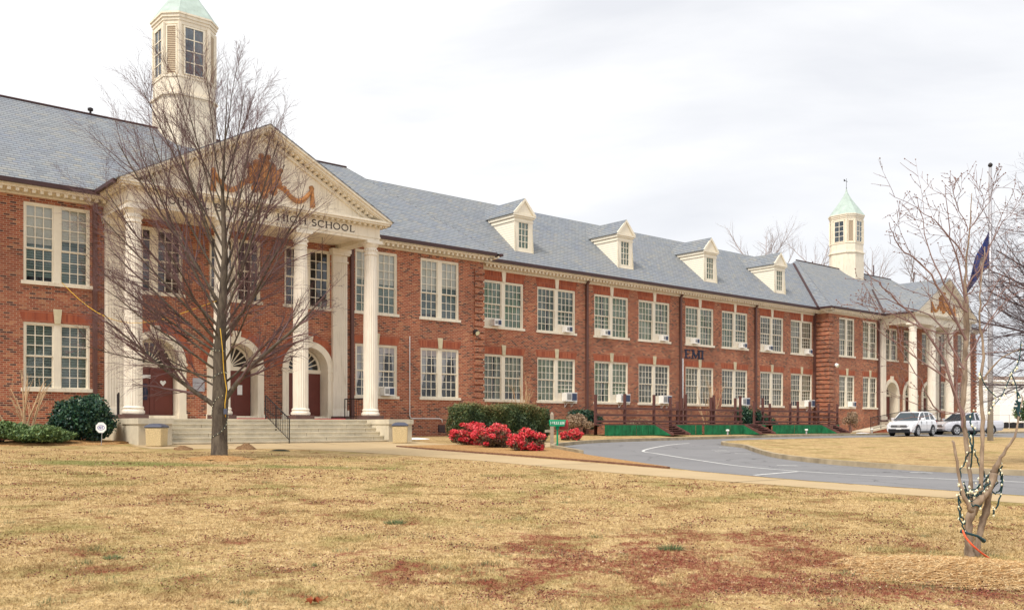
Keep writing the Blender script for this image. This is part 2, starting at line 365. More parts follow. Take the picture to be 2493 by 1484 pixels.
M['juniper']=leafmat('juniper_sprays',[(0,(.035,.07,.025)),(.5,(.10,.17,.055)),(1,(.22,.30,.11))])
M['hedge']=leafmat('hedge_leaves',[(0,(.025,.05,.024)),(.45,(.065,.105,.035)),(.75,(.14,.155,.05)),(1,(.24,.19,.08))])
M['red_leaf']=leafmat('red_leaves',[(0,(.32,.015,.03)),(.3,(.64,.03,.055)),(.6,(.80,.065,.085)),(.85,(.85,.20,.20)),(1,(.55,.30,.12))],.45)
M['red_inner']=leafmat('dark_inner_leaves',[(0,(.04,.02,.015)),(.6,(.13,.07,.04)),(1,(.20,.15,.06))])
M['dry_shrub']=leafmat('dry_shrub_twigs',[(0,(.20,.13,.08)),(1,(.42,.30,.20))])
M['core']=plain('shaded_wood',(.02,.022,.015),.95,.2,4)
# ------------------------------------------------------------------ ground sheets (exactly planar between the breaks of the terrain)
def drape(name,polys,mat,off,label=None,kind='structure',sub=None,thick=0):
    bm=bmesh.new()
    for poly in polys:
        vs=[bm.verts.new((p[0],p[1],0)) for p in poly]; bm.faces.new(vs)
    bmesh.ops.triangulate(bm,faces=bm.faces[:])
    for t in (3,7,38.5,80):
        co=st2w(0,t); bmesh.ops.bisect_plane(bm,geom=bm.verts[:]+bm.edges[:]+bm.faces[:],plane_co=co,plane_no=(CU,-SU,0))
    for v in bm.verts: v.co.z=ground(v.co.x,v.co.y)+off
    bm.normal_update()
    for f_ in bm.faces:
        if f_.normal.z<0: f_.normal_flip()
    if thick:
        r=bmesh.ops.extrude_face_region(bm,geom=bm.faces[:])
        for v in [g for g in r['geom'] if isinstance(g,bmesh.types.BMVert)]: v.co.z+=thick
        bmesh.ops.recalc_face_normals(bm,faces=bm.faces[:])
    me=bpy.data.meshes.new(name); bm.to_mesh(me); bm.free(); me.materials.append(mat); planar_uv(me)
    o=bpy.data.objects.new(name,me); COL.objects.link(o)
    if kind: o['kind']=kind
    return o
def W(s,t): v=st2w(s,t); return (v.x,v.y)
def smooth(pts,n=6,closed=False):
    out=[]; k=len(pts); P=[np.array(p,float) for p in pts]
    rng=range(k if closed else k-1)
    for i in rng:
        p0=P[(i-1)%k] if closed or i>0 else P[0]; p1=P[i]; p2=P[(i+1)%k]; p3=P[(i+2)%k] if closed or i+2<k else P[-1]
        for j in range(n):
            t=j/n; out.append(tuple(.5*((2*p1)+(-p0+p2)*t+(2*p0-5*p1+4*p2-p3)*t*t+(-p0+3*p1-3*p2+p3)*t**3)))
    if not closed: out.append(tuple(P[-1]))
    return out
def ribbon(pts,w0,w1):
    """quads following a polyline; w0,w1 = offsets to the left"""
    P=[np.array(p,float) for p in pts]; L=[];Rr=[]
    for i,p in enumerate(P):
        d=P[min(i+1,len(P)-1)]-P[max(i-1,0)]; d/=np.linalg.norm(d); nn=np.array((-d[1],d[0]))
        L.append(tuple(p+nn*w1)); Rr.append(tuple(p+nn*w0))
    return [[Rr[i],Rr[i+1],L[i+1],L[i]] for i in range(len(P)-1)]
drape('ground',[[(-500,-60),(700,-60),(700,600),(-500,600)]],M['lawn'],0)
# road outline in facade coordinates (s,t)
near=[(-7.3,13.9),(-8.1,15.4),(-9.2,17.4),(-10.5,20.4),(-11.55,22.9),(-11.8,25),(-11.8,27.2),(-11.4,30),(-10.8,34),(-10.4,44),(-10,70)]
far=[(-7.3,13.9),(-6.6,12.6),(-4.8,11.3),(-1.2,9.5),(3.9,8.5),(12.7,7.4),(22.7,6.5),(40,6.3),(70,6.3),(120,6.3)]
nearS=smooth(near,5); farS=smooth(far,5)
isl=[(1.8,15.4),(3.4,13.1),(6,12),(10.5,11.5),(20,11.3),(24,11.5),(30,13),(33,17),(33,24),(27,31),(16,34),(4,34),(-2.5,31.5),(-4.9,28.6),(-5.6,26.2),(-5.4,23.9),(-4.6,22.),(-3.3,20.2),(-.6,17.6)]
islS=smooth(isl,5,True)
road_poly=[W(*p) for p in farS]+[W(120,60),W(40,70)]+[W(*p) for p in reversed(nearS)]
seen=[]; 
for p in road_poly:
    if not seen or (abs(p[0]-seen[-1][0])+abs(p[1]-seen[-1][1]))>1e-3: seen.append(p)
if abs(seen[0][0]-seen[-1][0])+abs(seen[0][1]-seen[-1][1])<1e-3: seen.pop()
drape('road',[seen],M['asphalt'],.004)
drape('island_lawn',[[W(*p) for p in islS]],M['lawn'],.13)
ic=[W(*p) for p in islS]+[W(*islS[0])]
drape('island_kerb',ribbon(ic,-.02,.15)+[],M['kerb'],.0,thick=.15)
drape('far_kerb',ribbon([W(*p) for p in farS],0,.16),M['kerb'],.0,thick=.14)
drape('near_kerb',ribbon([W(*p) for p in nearS[:8*1]],-.16,0),M['kerb'],.0,thick=.13)
# walks
walk1=[W(-20.3,5.9),W(-8.6,5.9),W(-8.6,8.3),W(-2.6,8.3),W(-2.9,9.9),W(-5.2,11.2),W(-7.0,12.3),W(-7.8,9.35),W(-11.7,9.4),W(-11.9,14),W(-11.85,22.9),W(-12.05,25),W(-12.05,27.2),W(-11.65,30),W(-11.0,34),W(-10.7,44),W(-10.3,70),W(-13,70),W(-12.9,32),W(-13.5,28.5),W(-14.2,23),W(-14.2,18),W(-14.6,14.5),W(-15.6,10.6),W(-16.8,9.3),W(-20.3,8.1)]
drape('walkway',[walk1],M['walk'],.006)
drape('far_walkway',[[W(-2.8,8.2),W(8,5.6),W(30,4.9),W(60,4.9),W(60,5.9),W(30,5.9),W(8,7.0),W(-2.6,9.4)]],M['walk'],.006)
drape('lot',[[W(33,-1),W(120,-6),W(120,6.2),W(34,6.1)]],M['walk'],.009)
jl=[]
for a in ((-13.9,20),(-13.7,26.2),(-13.1,30.6),(-12.9,34),(-14.5,14.5)):
    jl+=ribbon([W(a[0]-.3 if a[0]>-14 else a[0],a[1]),W(-11.9,a[1]+.1)],-.018,.018)
for s in (-19,-17,-15,-13): jl+=ribbon([W(s,6.1),W(s,8.2)],-.015,.015)
drape('walk_joints',jl,M['seam'],.010)
# paint on the road
ln=[(3.4,11.1),(.66,12.2),(-2.9,14.2),(-5.0,15.7),(-5.7,16.9),(-6.7,18.6),(-7.9,20.8),(-8.8,22.6),(-9.15,24.3),(-9.0,26),(-8.2,28.2),(-7.2,30),(-5,34)]
drape('road_line',ribbon([W(*p) for p in smooth(ln,6)],-.05,.05)+ribbon([W(-11.6,25.15),W(-9.3,24.9)],-.05,.05),M['line'],.008)
dd=[]
for x,y in ((1742,1095),(1750,1099),(1800,1104),(1905,1133),(1798,1090),(2230,1150),(1760,1089)):
    p=gxy(x,y); dd+=ribbon([(p.x-.16,p.y),(p.x+.42,p.y-.06)],-.07,.07)
drape('road_dashes',dd,M['line'],.012)
# planting beds
bed=[W(-11.75,9.7),W(-11.6,12.5),W(-11.45,16),W(-11.4,19),W(-11.55,22.4),W(-10.6,20.1),W(-9.4,17.3),W(-8.3,15.2),W(-7.5,13.7),W(-7.2,12.4),W(-7.9,9.55)]
drape('mulch_bed',[bed],M['mulch'],.03,thick=.02)
eg=[(-11.8,9.6),(-11.85,12.5),(-11.6,16),(-11.5,19),(-11.65,22.5)]
drape('bed_edging',ribbon([W(*p) for p in smooth(eg,5)],-.05,.05),M['edging'],0,thick=.05)
def mound(name,c,rx,ry,h,mat,rng,n=28,rings=7,rough=.25,rot=0):
    mb=MB(); v=[(0,0,h)]; f=[]
    for i in range(1,rings+1):
        q=i/rings
        for j in range(n):
            a=2*math.pi*j/n; k=1+rng.uniform(-rough,rough)*q
            x,y=math.cos(a)*rx*q*k,math.sin(a)*ry*q*k; X=x*math.cos(rot)-y*math.sin(rot); Y=x*math.sin(rot)+y*math.cos(rot)
            v.append((X,Y,h*(1-q**1.5)*(1+rng.uniform(-.3,.3)) if i<rings else -.02))
    f=[(0,1+j,1+(j+1)%n) for j in range(n)]
    for i in range(rings-1):
        for j in range(n): a=1+i*n+j; b=1+i*n+(j+1)%n; f.append((a,a+n,b+n,b))
    v=[(x,y,z+ground(c.x+x,c.y+y)-c.z) for x,y,z in v]
    mb.add(v,f); o=mb.build(name,mat,smooth=True); o.location=c; return o
rng=random.Random(5)
tag(mound('pine_straw_ring',gxy(533,1118),1.0,.9,.10,M['mulch'],rng),'orange pine straw ring around the foot of the big bare tree','mulch',kind='stuff')
tag(mound('pine_straw_ring',gxy(2345,1392),1.12,.80,.055,M['straw'],rng,n=40,rough=.34),'wide pale straw ring around the small lit tree at right','mulch',kind='stuff')
tag(mound('pine_straw_bed',on(-22.5,4.6),3.6,1.1,.12,M['mulch'],rng,n=40,rot=PHI),'orange pine straw under the holly and juniper left of the steps','mulch',kind='stuff')
for (x,y,r,h,lb) in ((445,1094,.42,.13,'small brown dirt mound left of the big tree trunk'),(600,1093,.45,.2,'taller brown dirt mound right of the big tree trunk')):
    tag(mound('dirt_mound',gxy(x,y),r*.8,.33,h,M['dirt'],rng,n=16,rings=4),lb,'dirt pile')
tag(mound('drain_cover',gxy(682,1097),.42,.2,.05,M['core'],rng,n=12,rings=3),'dark low mound of wet soil beside the walk','dirt pile')
for (x,y,rx,ry,lb) in ((1012,1068,.75,.3,'thin snow strip beside the right concrete bin'),(2125,1053,1.3,.35,'snow strip beside the ramp left of the white car')):
    tag(mound('snow_patch',gxy(x,y) if y>1060 else on(31.5,4.4),rx,ry,.06,M['snow'],rng,n=18,rings=3,rot=PHI),lb,'snow')
tag(mound('snow_patch',gxy(2330,1066),4.0,.35,.10,M['snow'],rng,n=24,rings=3,rot=PHI),'long snow ridge on the island edge below the silver truck','snow')
# grass blades near the camera, one mass
def grass_field():
    rs=np.random.RandomState(3); N=420000
    q=rs.rand(N); Y=6.3*np.exp(q*math.log(28./6.3)); X=(rs.rand(N)*2-1)*(Y*.585+.3)
    s=(X-OX)*SU+(Y-OY)*CU; t=(X-OX)*CU-(Y-OY)*SU
    ok=(s<np.interp(t,[5,9.3,14.5,18,23,28.5,32,50],[-20.5,-17,-14.75,-14.35,-14.35,-13.65,-13.05,-13.05])+rs.randn(N)*.04)
    d=np.hypot((X-4.75)/1.05,(Y-9.45)/.78); ok&=(d>1)|(rs.rand(N)<.12)
    X,Y,t=X[ok],Y[ok],t[ok]; n=len(X)
    z=np.interp(t,[p[0] for p in GT],[p[1] for p in GT])
    patch=np.sin(X*2.1+np.sin(Y*1.7)*2)*np.sin(Y*2.6+np.sin(X*1.3)*2)
    h=(.010+.018*rs.rand(n))*(1+.35*patch)*np.interp(Y,[6,20],[1.,1.25]); w=(.0018+.0013*rs.rand(n))*np.interp(Y,[6,20],[1.1,2.6])
    a=rs.rand(n)*2*np.pi; lx,ly=np.cos(a)*h*1.1,np.sin(a)*h*1.1; b=rs.rand(n)*np.pi
    V=np.empty((n,3,3),'f')
    V[:,0]=np.stack([X-np.cos(b)*w,Y-np.sin(b)*w,z-.002],1); V[:,1]=np.stack([X+np.cos(b)*w,Y+np.sin(b)*w,z-.002],1); V[:,2]=np.stack([X+lx,Y+ly,z+h],1)
    return tri_mesh('grass_blades',V,rs.rand(n),M['blades'])
def tri_mesh(name,V,var,mat,parent=None,k=3):
    n=len(V); me=bpy.data.meshes.new(name); me.vertices.add(n*k); me.vertices.foreach_set('co',V.reshape(-1).astype('f'))
    me.loops.add(n*k); me.loops.foreach_set('vertex_index',np.arange(n*k,dtype='i')); me.polygons.add(n)
    me.polygons.foreach_set('loop_start',np.arange(0,n*k,k,dtype='i')); me.polygons.foreach_set('loop_total',np.full(n,k,'i'))
    me.update(calc_edges=True); a=me.attributes.new('var','FLOAT','POINT'); a.data.foreach_set('value',np.repeat(var,k).astype('f'))
    me.materials.append(mat); o=bpy.data.objects.new(name,me); COL.objects.link(o)
    if parent: o.parent=parent
    return o
tag(grass_field(),'short dormant tan lawn grass with red and green patches','grass',kind='stuff')
def leaves(name,P,size,mat,parent,rs,flat=0.,aspect=.55,var=None):
    n=len(P); d=rs.randn(n,3); d/=np.linalg.norm(d,axis=1)[:,None]; d[:,2]*=(1-flat); e=np.cross(d,rs.randn(n,3)); e/=np.linalg.norm(e,axis=1)[:,None]
    d/=np.linalg.norm(d,axis=1)[:,None]; s=(size*(.6+.8*rs.rand(n))[:,None]) if not hasattr(size,'shape') else size*(.6+.8*rs.rand(n))[:,None]
    V=np.stack([P-d*s,P+e*s*aspect,P+d*s,P-e*s*aspect],1)
    return tri_mesh(name,V,rs.rand(n) if var is None else var,mat,parent,4)
def lumpy(rs,n,rx,ry,rz,nl=14,lo=.25,hi=.5,shell=.6,um=-.3):
    """points over a cluster of overlapping lumps that fill an ellipsoid"""
    a=rs.rand(nl)*2*np.pi; u=rs.rand(nl)*(1-um)+um; r=.75*rs.rand(nl)**.4
    C=np.stack([np.cos(a)*np.sqrt(np.clip(1-u*u,0,1))*r,np.sin(a)*np.sqrt(np.clip(1-u*u,0,1))*r,u*r],1); Rr=lo+(hi-lo)*rs.rand(nl)
    i=rs.randint(0,nl,n); d=rs.randn(n,3); d/=np.linalg.norm(d,axis=1)[:,None]; rad=Rr[i]*(shell+(1-shell)*rs.rand(n)+.08*rs.randn(n))
    P=C[i]+d*rad[:,None]; P*=np.array([rx,ry,rz]); return P
# ------------------------------------------------------------------ the school (local frame: x along the front, y into the building)
school=thing('school_building','long two storey red brick school with cream columned porticoes and slate roof','building',(OX,OY,0),PHI)
HA,HB=9.82,9.38; S2,T1,S1=6.78,5.40,2.83; YA=-1.1
CA,CC=-14.4,45.1
def wall_grid(mb,x0,x1,z0,z1,y,holes,depth=.16,mi=0):
    xs=sorted({x0,x1}|{h[0] for h in holes}|{h[1] for h in holes}); zs=sorted({z0,z1}|{h[2] for h in holes}|{h[3] for h in holes})
    for a,b in zip(xs,xs[1:]):
        for c,d in zip(zs,zs[1:]):
            mxx,mz=(a+b)/2,(c+d)/2
            if any(h[0]<mxx<h[1] and h[2]<mz<h[3] for h in holes): continue
            mb.quad((a,y,c),(b,y,c),(b,y,d),(a,y,d),mi)
    for h in holes:
        if len(h)>4: continue
        a,b,c,d=h[:4]; Y=y+(h[4] if len(h)>4 else depth)
        mb.quad((a,y,c),(a,y,d),(a,Y,d),(a,Y,c),mi); mb.quad((b,y,c),(b,Y,c),(b,Y,d),(b,y,d),mi)
        mb.quad((a,y,d),(b,y,d),(b,Y,d),(a,Y,d),mi); mb.quad((a,y,c),(a,Y,c),(b,Y,c),(b,y,c),mi)
def window(x0,x1,z0,z1,y,cols,rows,rtop,kind,par=school,ac=None,pair=True,cas=.075,mull=.25):
    """painted frame with two sashes; glass, blind and sill are its sub-parts"""
    f=MB(); yf=y+.03; sill=.13; zb=z0+sill
    f.box(x0,x0+cas,yf,y+.16,zb,z1); f.box(x1-cas,x1,yf,y+.16,zb,z1); f.box(x0+cas,x1-cas,yf,y+.16,z1-cas,z1)
    halves=[(x0+cas,x1-cas)]
    if pair:
        m=(x0+x1)/2; f.box(m-mull/2,m+mull/2,yf+.002,y+.16,zb,z1-cas); halves=[(x0+cas,m-mull/2),(m+mull/2,x1-cas)]
    g=MB(); bl=MB(); bl2=MB(); zt=z1-cas; zm=zb+(zt-zb)*(rows-rtop)/rows; st=.045; mu=.032; cur=MB(); pn=MB()
    for hi,(a,b) in enumerate(halves):
        lift=0
        if ac is not None and ac==hi: lift=.42
        for (c,d,r,yy) in ((zm,zt,rtop,y+.07),(zb+lift,zm+.02,rows-rtop,y+.105)):
            f.box(a,a+st,yy,yy+.04,c,d); f.box(b-st,b,yy,yy+.04,c,d); f.box(a+st,b-st,yy,yy+.04,c,c+st); f.box(a+st,b-st,yy,yy+.04,d-st,d)
            for i in range(1,cols): xx=a+st+(b-a-2*st)*i/cols; f.box(xx-mu/2,xx+mu/2,yy+.006,yy+.03,c+st,d-st)
            for i in range(1,r):
                zz=c+st+(d-c-2*st)*i/r
                for j in range(cols):
                    p=a+st+(b-a-2*st)*j/cols+(mu/2 if j else 0); q=a+st+(b-a-2*st)*(j+1)/cols-(mu/2 if j<cols-1 else 0); f.box(p,q,yy+.006,yy+.03,zz-mu/2,zz+mu/2)
            g.quad((a+st,yy+.02,c+st),(b-st,yy+.02,c+st),(b-st,yy+.02,d-st),(a+st,yy+.02,d-st))
        if lift: pn.box(a,b,y+.06,y+.09,zb,zb+lift)
    yb=y+.19
    if kind in('shade','shadeg'):
        r=random.Random(int(x0*97+z0*13))
        for a,b in halves:
            k=.42+.10*r.random(); zz=zt-(zt-zb)*k
            bl.quad((a,yb-.03,zz),(b,yb-.03,zz),(b,yb-.03,zt),(a,yb-.03,zt)); lo=zb if r.random()<.7 else zb+.2
            bl2.quad((a,yb,lo),(b,yb,lo),(b,yb,zz),(a,yb,zz))
        mats=(M['shade'],M['slats'])
    elif kind in('green','tan'):
        r=random.Random(int(x0*31+z0*7))
        for a,b in halves:
            lo=zb+(0 if r.random()<.6 else (zt-zb)*r.choice((.16,.17,.3))); 
            if r.random()<.6: bl.quad((a,yb,lo),(b,yb,lo),(b,yb,zt),(a,yb,zt))
            else:
                w=(b-a)*.5; bl.quad((a,yb,lo),(a+w,yb,lo),(a+w,yb,zt),(a,yb,zt)); bl.quad((a+w*1.35,yb,lo),(b,yb,lo),(b,yb,zt),(a+w*1.35,yb,zt))
        mats=(M['greenblind'] if kind=='green' else M['tanblind'],M['slat_light'])
    elif kind=='slats':
        for a,b in halves: bl.quad((a,yb,zb),(b,yb,zb),(b,yb,zt),(a,yb,zt))
        mats=(M['slats'],M['slats'])
    elif kind=='curtain':
        for a,b in halves:
            for sgn,xx in ((1,a),(-1,b)):
                w=(b-a)*.52
                if sgn==-1: w*=.35
                pts=[(0,zt,w),(0,zt-.5,w*.9),(0,(zt+zb)/2,w*.6),(0,zb+.55,w*.22),(0,zb+.3,w*.12),(0,zb,w*.3)]
                for p,q in zip(pts,pts[1:]): cur.quad((xx,yb-.08,q[1]),(xx+sgn*q[2],yb-.04,q[1]),(xx+sgn*p[2],yb-.04,p[1]),(xx,yb-.08,p[1]))
            cur.quad((a,yb-.1,zt-.32),(b,yb-.1,zt-.32),(b,yb-.1,zt),(a,yb-.1,zt))
        mats=(M['shade'],)*2
    else: mats=(M['shade'],)*2
    w=f.build('window',M['cream2'],par)
    g.build('pane',M['glass'],w)
    if bl.f: bl.build('blind',mats[0],w)
    if bl2.f: bl2.build('blind',mats[1],w)
    if cur.f: cur.build('curtain',M['drape'],w)
    if pn.f: pn.build('filler_panel',M['cream'],w)
    s=MB(); s.box(x0-.09,x1+.09,y-.07,y+.15,z0,z0+sill); s.build('sill',M['cream'],w)
    return w
def jack_arch(x0,x1,zb,zt,y,key=None):
    a=MB(); c=(x0+x1)/2; kw=.13
    a.prism([(x0-.02,zb),(c-kw,zb),(c-kw,zt),(x0-.16,zt)],'y',y-.008,y+.1); a.prism([(c+kw,zb),(x1+.02,zb),(x1+.16,zt),(c+kw,zt)],'y',y-.008,y+.1)
    o=a.build('flat_arch',M['brick_plain'],school)
    k=MB(); k.prism([(c-.10,zb-.02),(c+.10,zb-.02),(c+.15,zt+(.10 if key is None else key)),(c-.15,zt+(.10 if key is None else key))],'y',y-.05,y+.09); k.build('keystone',M['stone'] if key is None else M['cream'],o)
ACS=[]
def dentils(mb,x0,x1,y,z,step=.24,w=.10,h=.09,d=.16):
    n=int((x1-x0)/step)
    for i in range(n+1):
        x=x0+(x1-x0)*i/max(1,n); mb.box(x-w/2,x+w/2,y,y+d,z-h,z)
def dentils_y(mb,y0,y1,x,z,step=.24,w=.10,h=.09,d=.16):
    n=int((y1-y0)/step)
    for i in range(n+1):
        y=y0+(y1-y0)*i/max(1,n); mb.box(min(x,x+d),max(x,x+d),y-w/2,y+w/2,z-h,z)
def eave_x(x0,x1,y,ztop,zf):
    """frieze, dentils, crown along x with the wall at y; gutter in front"""
    c=MB(); c.box(x0,x1,y-.06,y+.02,zf,ztop-.26); c.box(x0,x1,y-.10,y-.06,zf+.02,zf+.07)
    c.box(x0-.0,x1,y-.52,y+.02,ztop-.26,ztop-.20); c.box(x0,x1,y-.60,y-.50,ztop-.20,ztop-.12); c.box(x0,x1,y-.50,y,ztop-.20,ztop-.13)
    dentils(c,x0+.15,x1-.15,y-.47,ztop-.262,step=.27,w=.12,h=.12,d=.14)
    o=c.build('cornice',M['cream'],school)
    g=MB(); g.box(x0-.02,x1+.02,y-.74,y-.60,ztop-.15,ztop+.01); g.box(x0-.02,x1+.02,y-.60,y-.45,ztop-.118,ztop-.03); g.build('gutter',M['dark_metal'],o)
    return o
def slab(name,pts,mat,par=school,th=.06):
    n=len(pts); mb=MB(); no=(Vector(pts[1])-Vector(pts[0])).cross(Vector(pts[2])-Vector(pts[0])).normalized()
    if no.z<0: pts=pts[::-1]; no=-no
    lo=[Vector(p)-no*th for p in pts]
    mb.add([*pts,*[tuple(p) for p in lo]],[tuple(range(n)),tuple(range(n,2*n))[::-1]]+[(i,n+i,n+(i+1)%n,(i+1)%n) for i in range(n)])
    return mb.build(name,mat,par)
def quoins(x,y,side,z0=1.0,z1=9.85,ret=None):
    q=MB(); z=z0; i=0
    while z<z1-.3:
        w=.62
        q.box(x-w if side>0 else x,x if side>0 else x+w,y-.10,y+.02,z,z+.25)
        if ret: q.box(x-.10,x+.0,y-.10,ret,z,z+.25)
        z+=.335; i+=1
    q.build('quoins',M['brick'],school)
def downspout(x,y,z1,z0=1.0):
    d=MB(); d.box(x-.075,x+.075,y-.14,y-.02,z0,z1-.55); d.prism([(y-.14,z1-.56),(y-.02,z1-.56),(y-.40,z1-.10),(y-.52,z1-.10)],'x',x-.07,x+.07)
    for z in (z1-1.2,(z0+z1)/2,z0+1): d.box(x-.10,x+.10,y-.145,y-.015,z,z+.05)
    d.build('downspout',M['downspout'],school)
def column(cx,cy,par,z0=1.98,z1=9.62):
    c=MB(); fl=lambda j:(1.0 if j%3 else .935)
    c.lathe([(.37,z0),(.40,z0+.04),(.40,z0+.12),(.355,z0+.16),(.35,z0+.2),(.375,z0+.24),(.33,z0+.30)],cx,cy,28)
    c.lathe([(.315,z0+.30),(.318,z0+2.5),(.305,z0+4.2),(.285,z0+5.8),(.265,z1-.62)],cx,cy,60,mod=fl)
    c.lathe([(.275,z1-.62),(.295,z1-.60),(.295,z1-.56),(.27,z1-.55),(.27,z1-.28),(.30,z1-.25),(.35,z1-.17),(.36,z1-.13)],cx,cy,28)
    for j in range(16):
        a=2*math.pi*j/16; x,y=cx+math.cos(a)*.285,cy+math.sin(a)*.285; c.box(x-.03,x+.03,y-.03,y+.03,z1-.44,z1-.36)
    c.box(cx-.38,cx+.38,cy-.38,cy+.38,z1-.13,z1)
    o=c.build('column',M['column'],par); p=MB(); p.box(cx-.42,cx+.42,cy-.42,cy+.42,z0-.165,z0); p.build('plinth',M['plinth'],o)
def arch_door(cx,y,par,light=False):
    """arched doorway: brick ring, cream archivolt, deep reveal, fanlight and door"""
    r0,r1,zs,zf=.97,1.25,4.1,1.82; n=24; A=[math.pi*i/n for i in range(n+1)]
    s=MB()
    for a,b in zip(A,A[1:]):   # archivolt ring
        for (ra,rb,ya,yb) in ((r0,r1,y-.09,y+.02),):
            P=[(cx+ra*math.cos(a),zs+ra*math.sin(a)),(cx+rb*math.cos(a),zs+rb*math.sin(a)),(cx+rb*math.cos(b),zs+rb*math.sin(b)),(cx+ra*math.cos(b),zs+ra*math.sin(b))]
            s.add([(p[0],ya,p[1]) for p in P]+[(p[0],yb,p[1]) for p in P],[(0,1,2,3),(1,5,6,2),(0,3,7,4),(4,7,6,5)])
        s.quad((cx+r0*math.cos(a),y+.02,zs+r0*math.sin(a)),(cx+r0*math.cos(b),y+.02,zs+r0*math.sin(b)),(cx+r0*math.cos(b),y+.74,zs+r0*math.sin(b)),(cx+r0*math.cos(a),y+.74,zs+r0*math.sin(a)))
    for sg in (-1,1):
        xa,xb=sorted((cx+sg*r0,cx+sg*r1)); s.box(xa,xb,y-.09,y+.02,zf,zs-.12); s.box(xa-.03,xb+.03,y-.13,y+.06,zs-.12,zs); s.box(xa-.03,xb+.03,y-.12,y+.05,zf,zf+.22)
        xx=cx+sg*r0; s.quad((xx,y+.02,zf),(xx,y+.74,zf),(xx,y+.74,zs),(xx,y+.02,zs))
        for zz in (2.15,2.9,3.5): 
            xa,xb=sorted((xx,xx-sg*.018)); s.box(xa,xb,y+.16,y+.62,zz,zz+.03)
    s.box(cx-r0,cx+r0,y-.05,y+.74,zf,zf+.15)
    s.prism([(cx-.12,zs+r0-.03),(cx+.12,zs+r0-.03),(cx+.2,zs+r1+.22),(cx-.2,zs+r1+.22)],'y',y-.15,y+.02)
    o=s.build('doorway',M['cream'],par)
    b=MB(); rb=r1+.34
    for i,(a,c) in enumerate(zip(A,A[1:])):
        P=[(cx+r1*math.cos(a),zs+r1*math.sin(a)),(cx+rb*math.cos(a),zs+rb*math.sin(a)),(cx+rb*math.cos(c),zs+rb*math.sin(c)),(cx+r1*math.cos(c),zs+r1*math.sin(c))]
        b.add([(p[0],y-.012,p[1]) for p in P],[(0,1,2,3)])
    b.build('arch_bricks',M['brick_plain'],o)
    yd=y+.62
    d=MB(); d.box(cx-r0+.02,cx-.01,yd,yd+.06,zf+.15,3.93); d.box(cx+.01,cx+r0-.02,yd,yd+.06,zf+.15,3.93)
    for sg in (-1,1):
        for z0,z1 in ((2.15,2.75),(2.9,3.75)): d.box(cx+sg*.5-.3,cx+sg*.5+.3,yd-.015,yd,z0,z1)
    dd=d.build('door',M['door'],o)
    k=MB(); k.box(cx-.12,cx-.06,yd-.06,yd,2.75,3.0); k.build('handle',M['iron'],dd)
    f=MB(); R_=r0-.03
    f.box(cx-r0,cx+r0,yd-.03,yd+.06,3.93,4.1)
    for a,b2 in zip(A,A[1:]):
        P=[(cx+(R_-.1)*math.cos(a),zs+(R_-.1)*math.sin(a)),(cx+R_*math.cos(a),zs+R_*math.sin(a)),(cx+R_*math.cos(b2),zs+R_*math.sin(b2)),(cx+(R_-.1)*math.cos(b2),zs+(R_-.1)*math.sin(b2))]
        f.add([(p[0],yd-.03,p[1]) for p in P]+[(p[0],yd+.05,p[1]) for p in P],[(0,1,2,3),(0,3,7,4),(4,7,6,5)])
    for i in range(1,10):
        a=math.pi*i/10; ca,sa=math.cos(a),math.sin(a); w=.016
        P=[(cx+.14*ca-w*sa,zs+.14*sa+w*ca),(cx+.14*ca+w*sa,zs+.14*sa-w*ca),(cx+.9*ca+w*1.6*sa,zs+.9*sa-w*1.6*ca),(cx+.9*ca-w*1.6*sa,zs+.9*sa+w*1.6*ca)]
        f.prism(P,'y',yd-.01,yd+.04)
    for a,b2 in zip(A,A[1:]): f.prism([(cx,zs),(cx+.16*math.cos(a),zs+.16*math.sin(a)),(cx+.16*math.cos(b2),zs+.16*math.sin(b2))],'y',yd-.012,yd+.03)
    fl=f.build('fanlight',M['cream2'],o)
    g=MB(); g.add([(cx,yd+.03,zs)]+[(cx+.9*math.cos(a),yd+.03,zs+.9*math.sin(a)) for a in A],[(0,i+1,i+2) for i in range(n)]); g.build('pane',M['glass'],fl)
    return o
def spandrel(mb,cx,y,r,zs,ztop):
    n=16
    for sg in (-1,1):
        pts=[(cx+sg*r*math.cos(math.pi/2*i/n),zs+r*math.sin(math.pi/2*i/n)) for i in range(n+1)]
        for p,q in zip(pts,pts[1:]): mb.quad((p[0],y,p[1]),(cx+sg*r,y,p[1]),(cx+sg*r,y,q[1]),(q[0],y,q[1]))
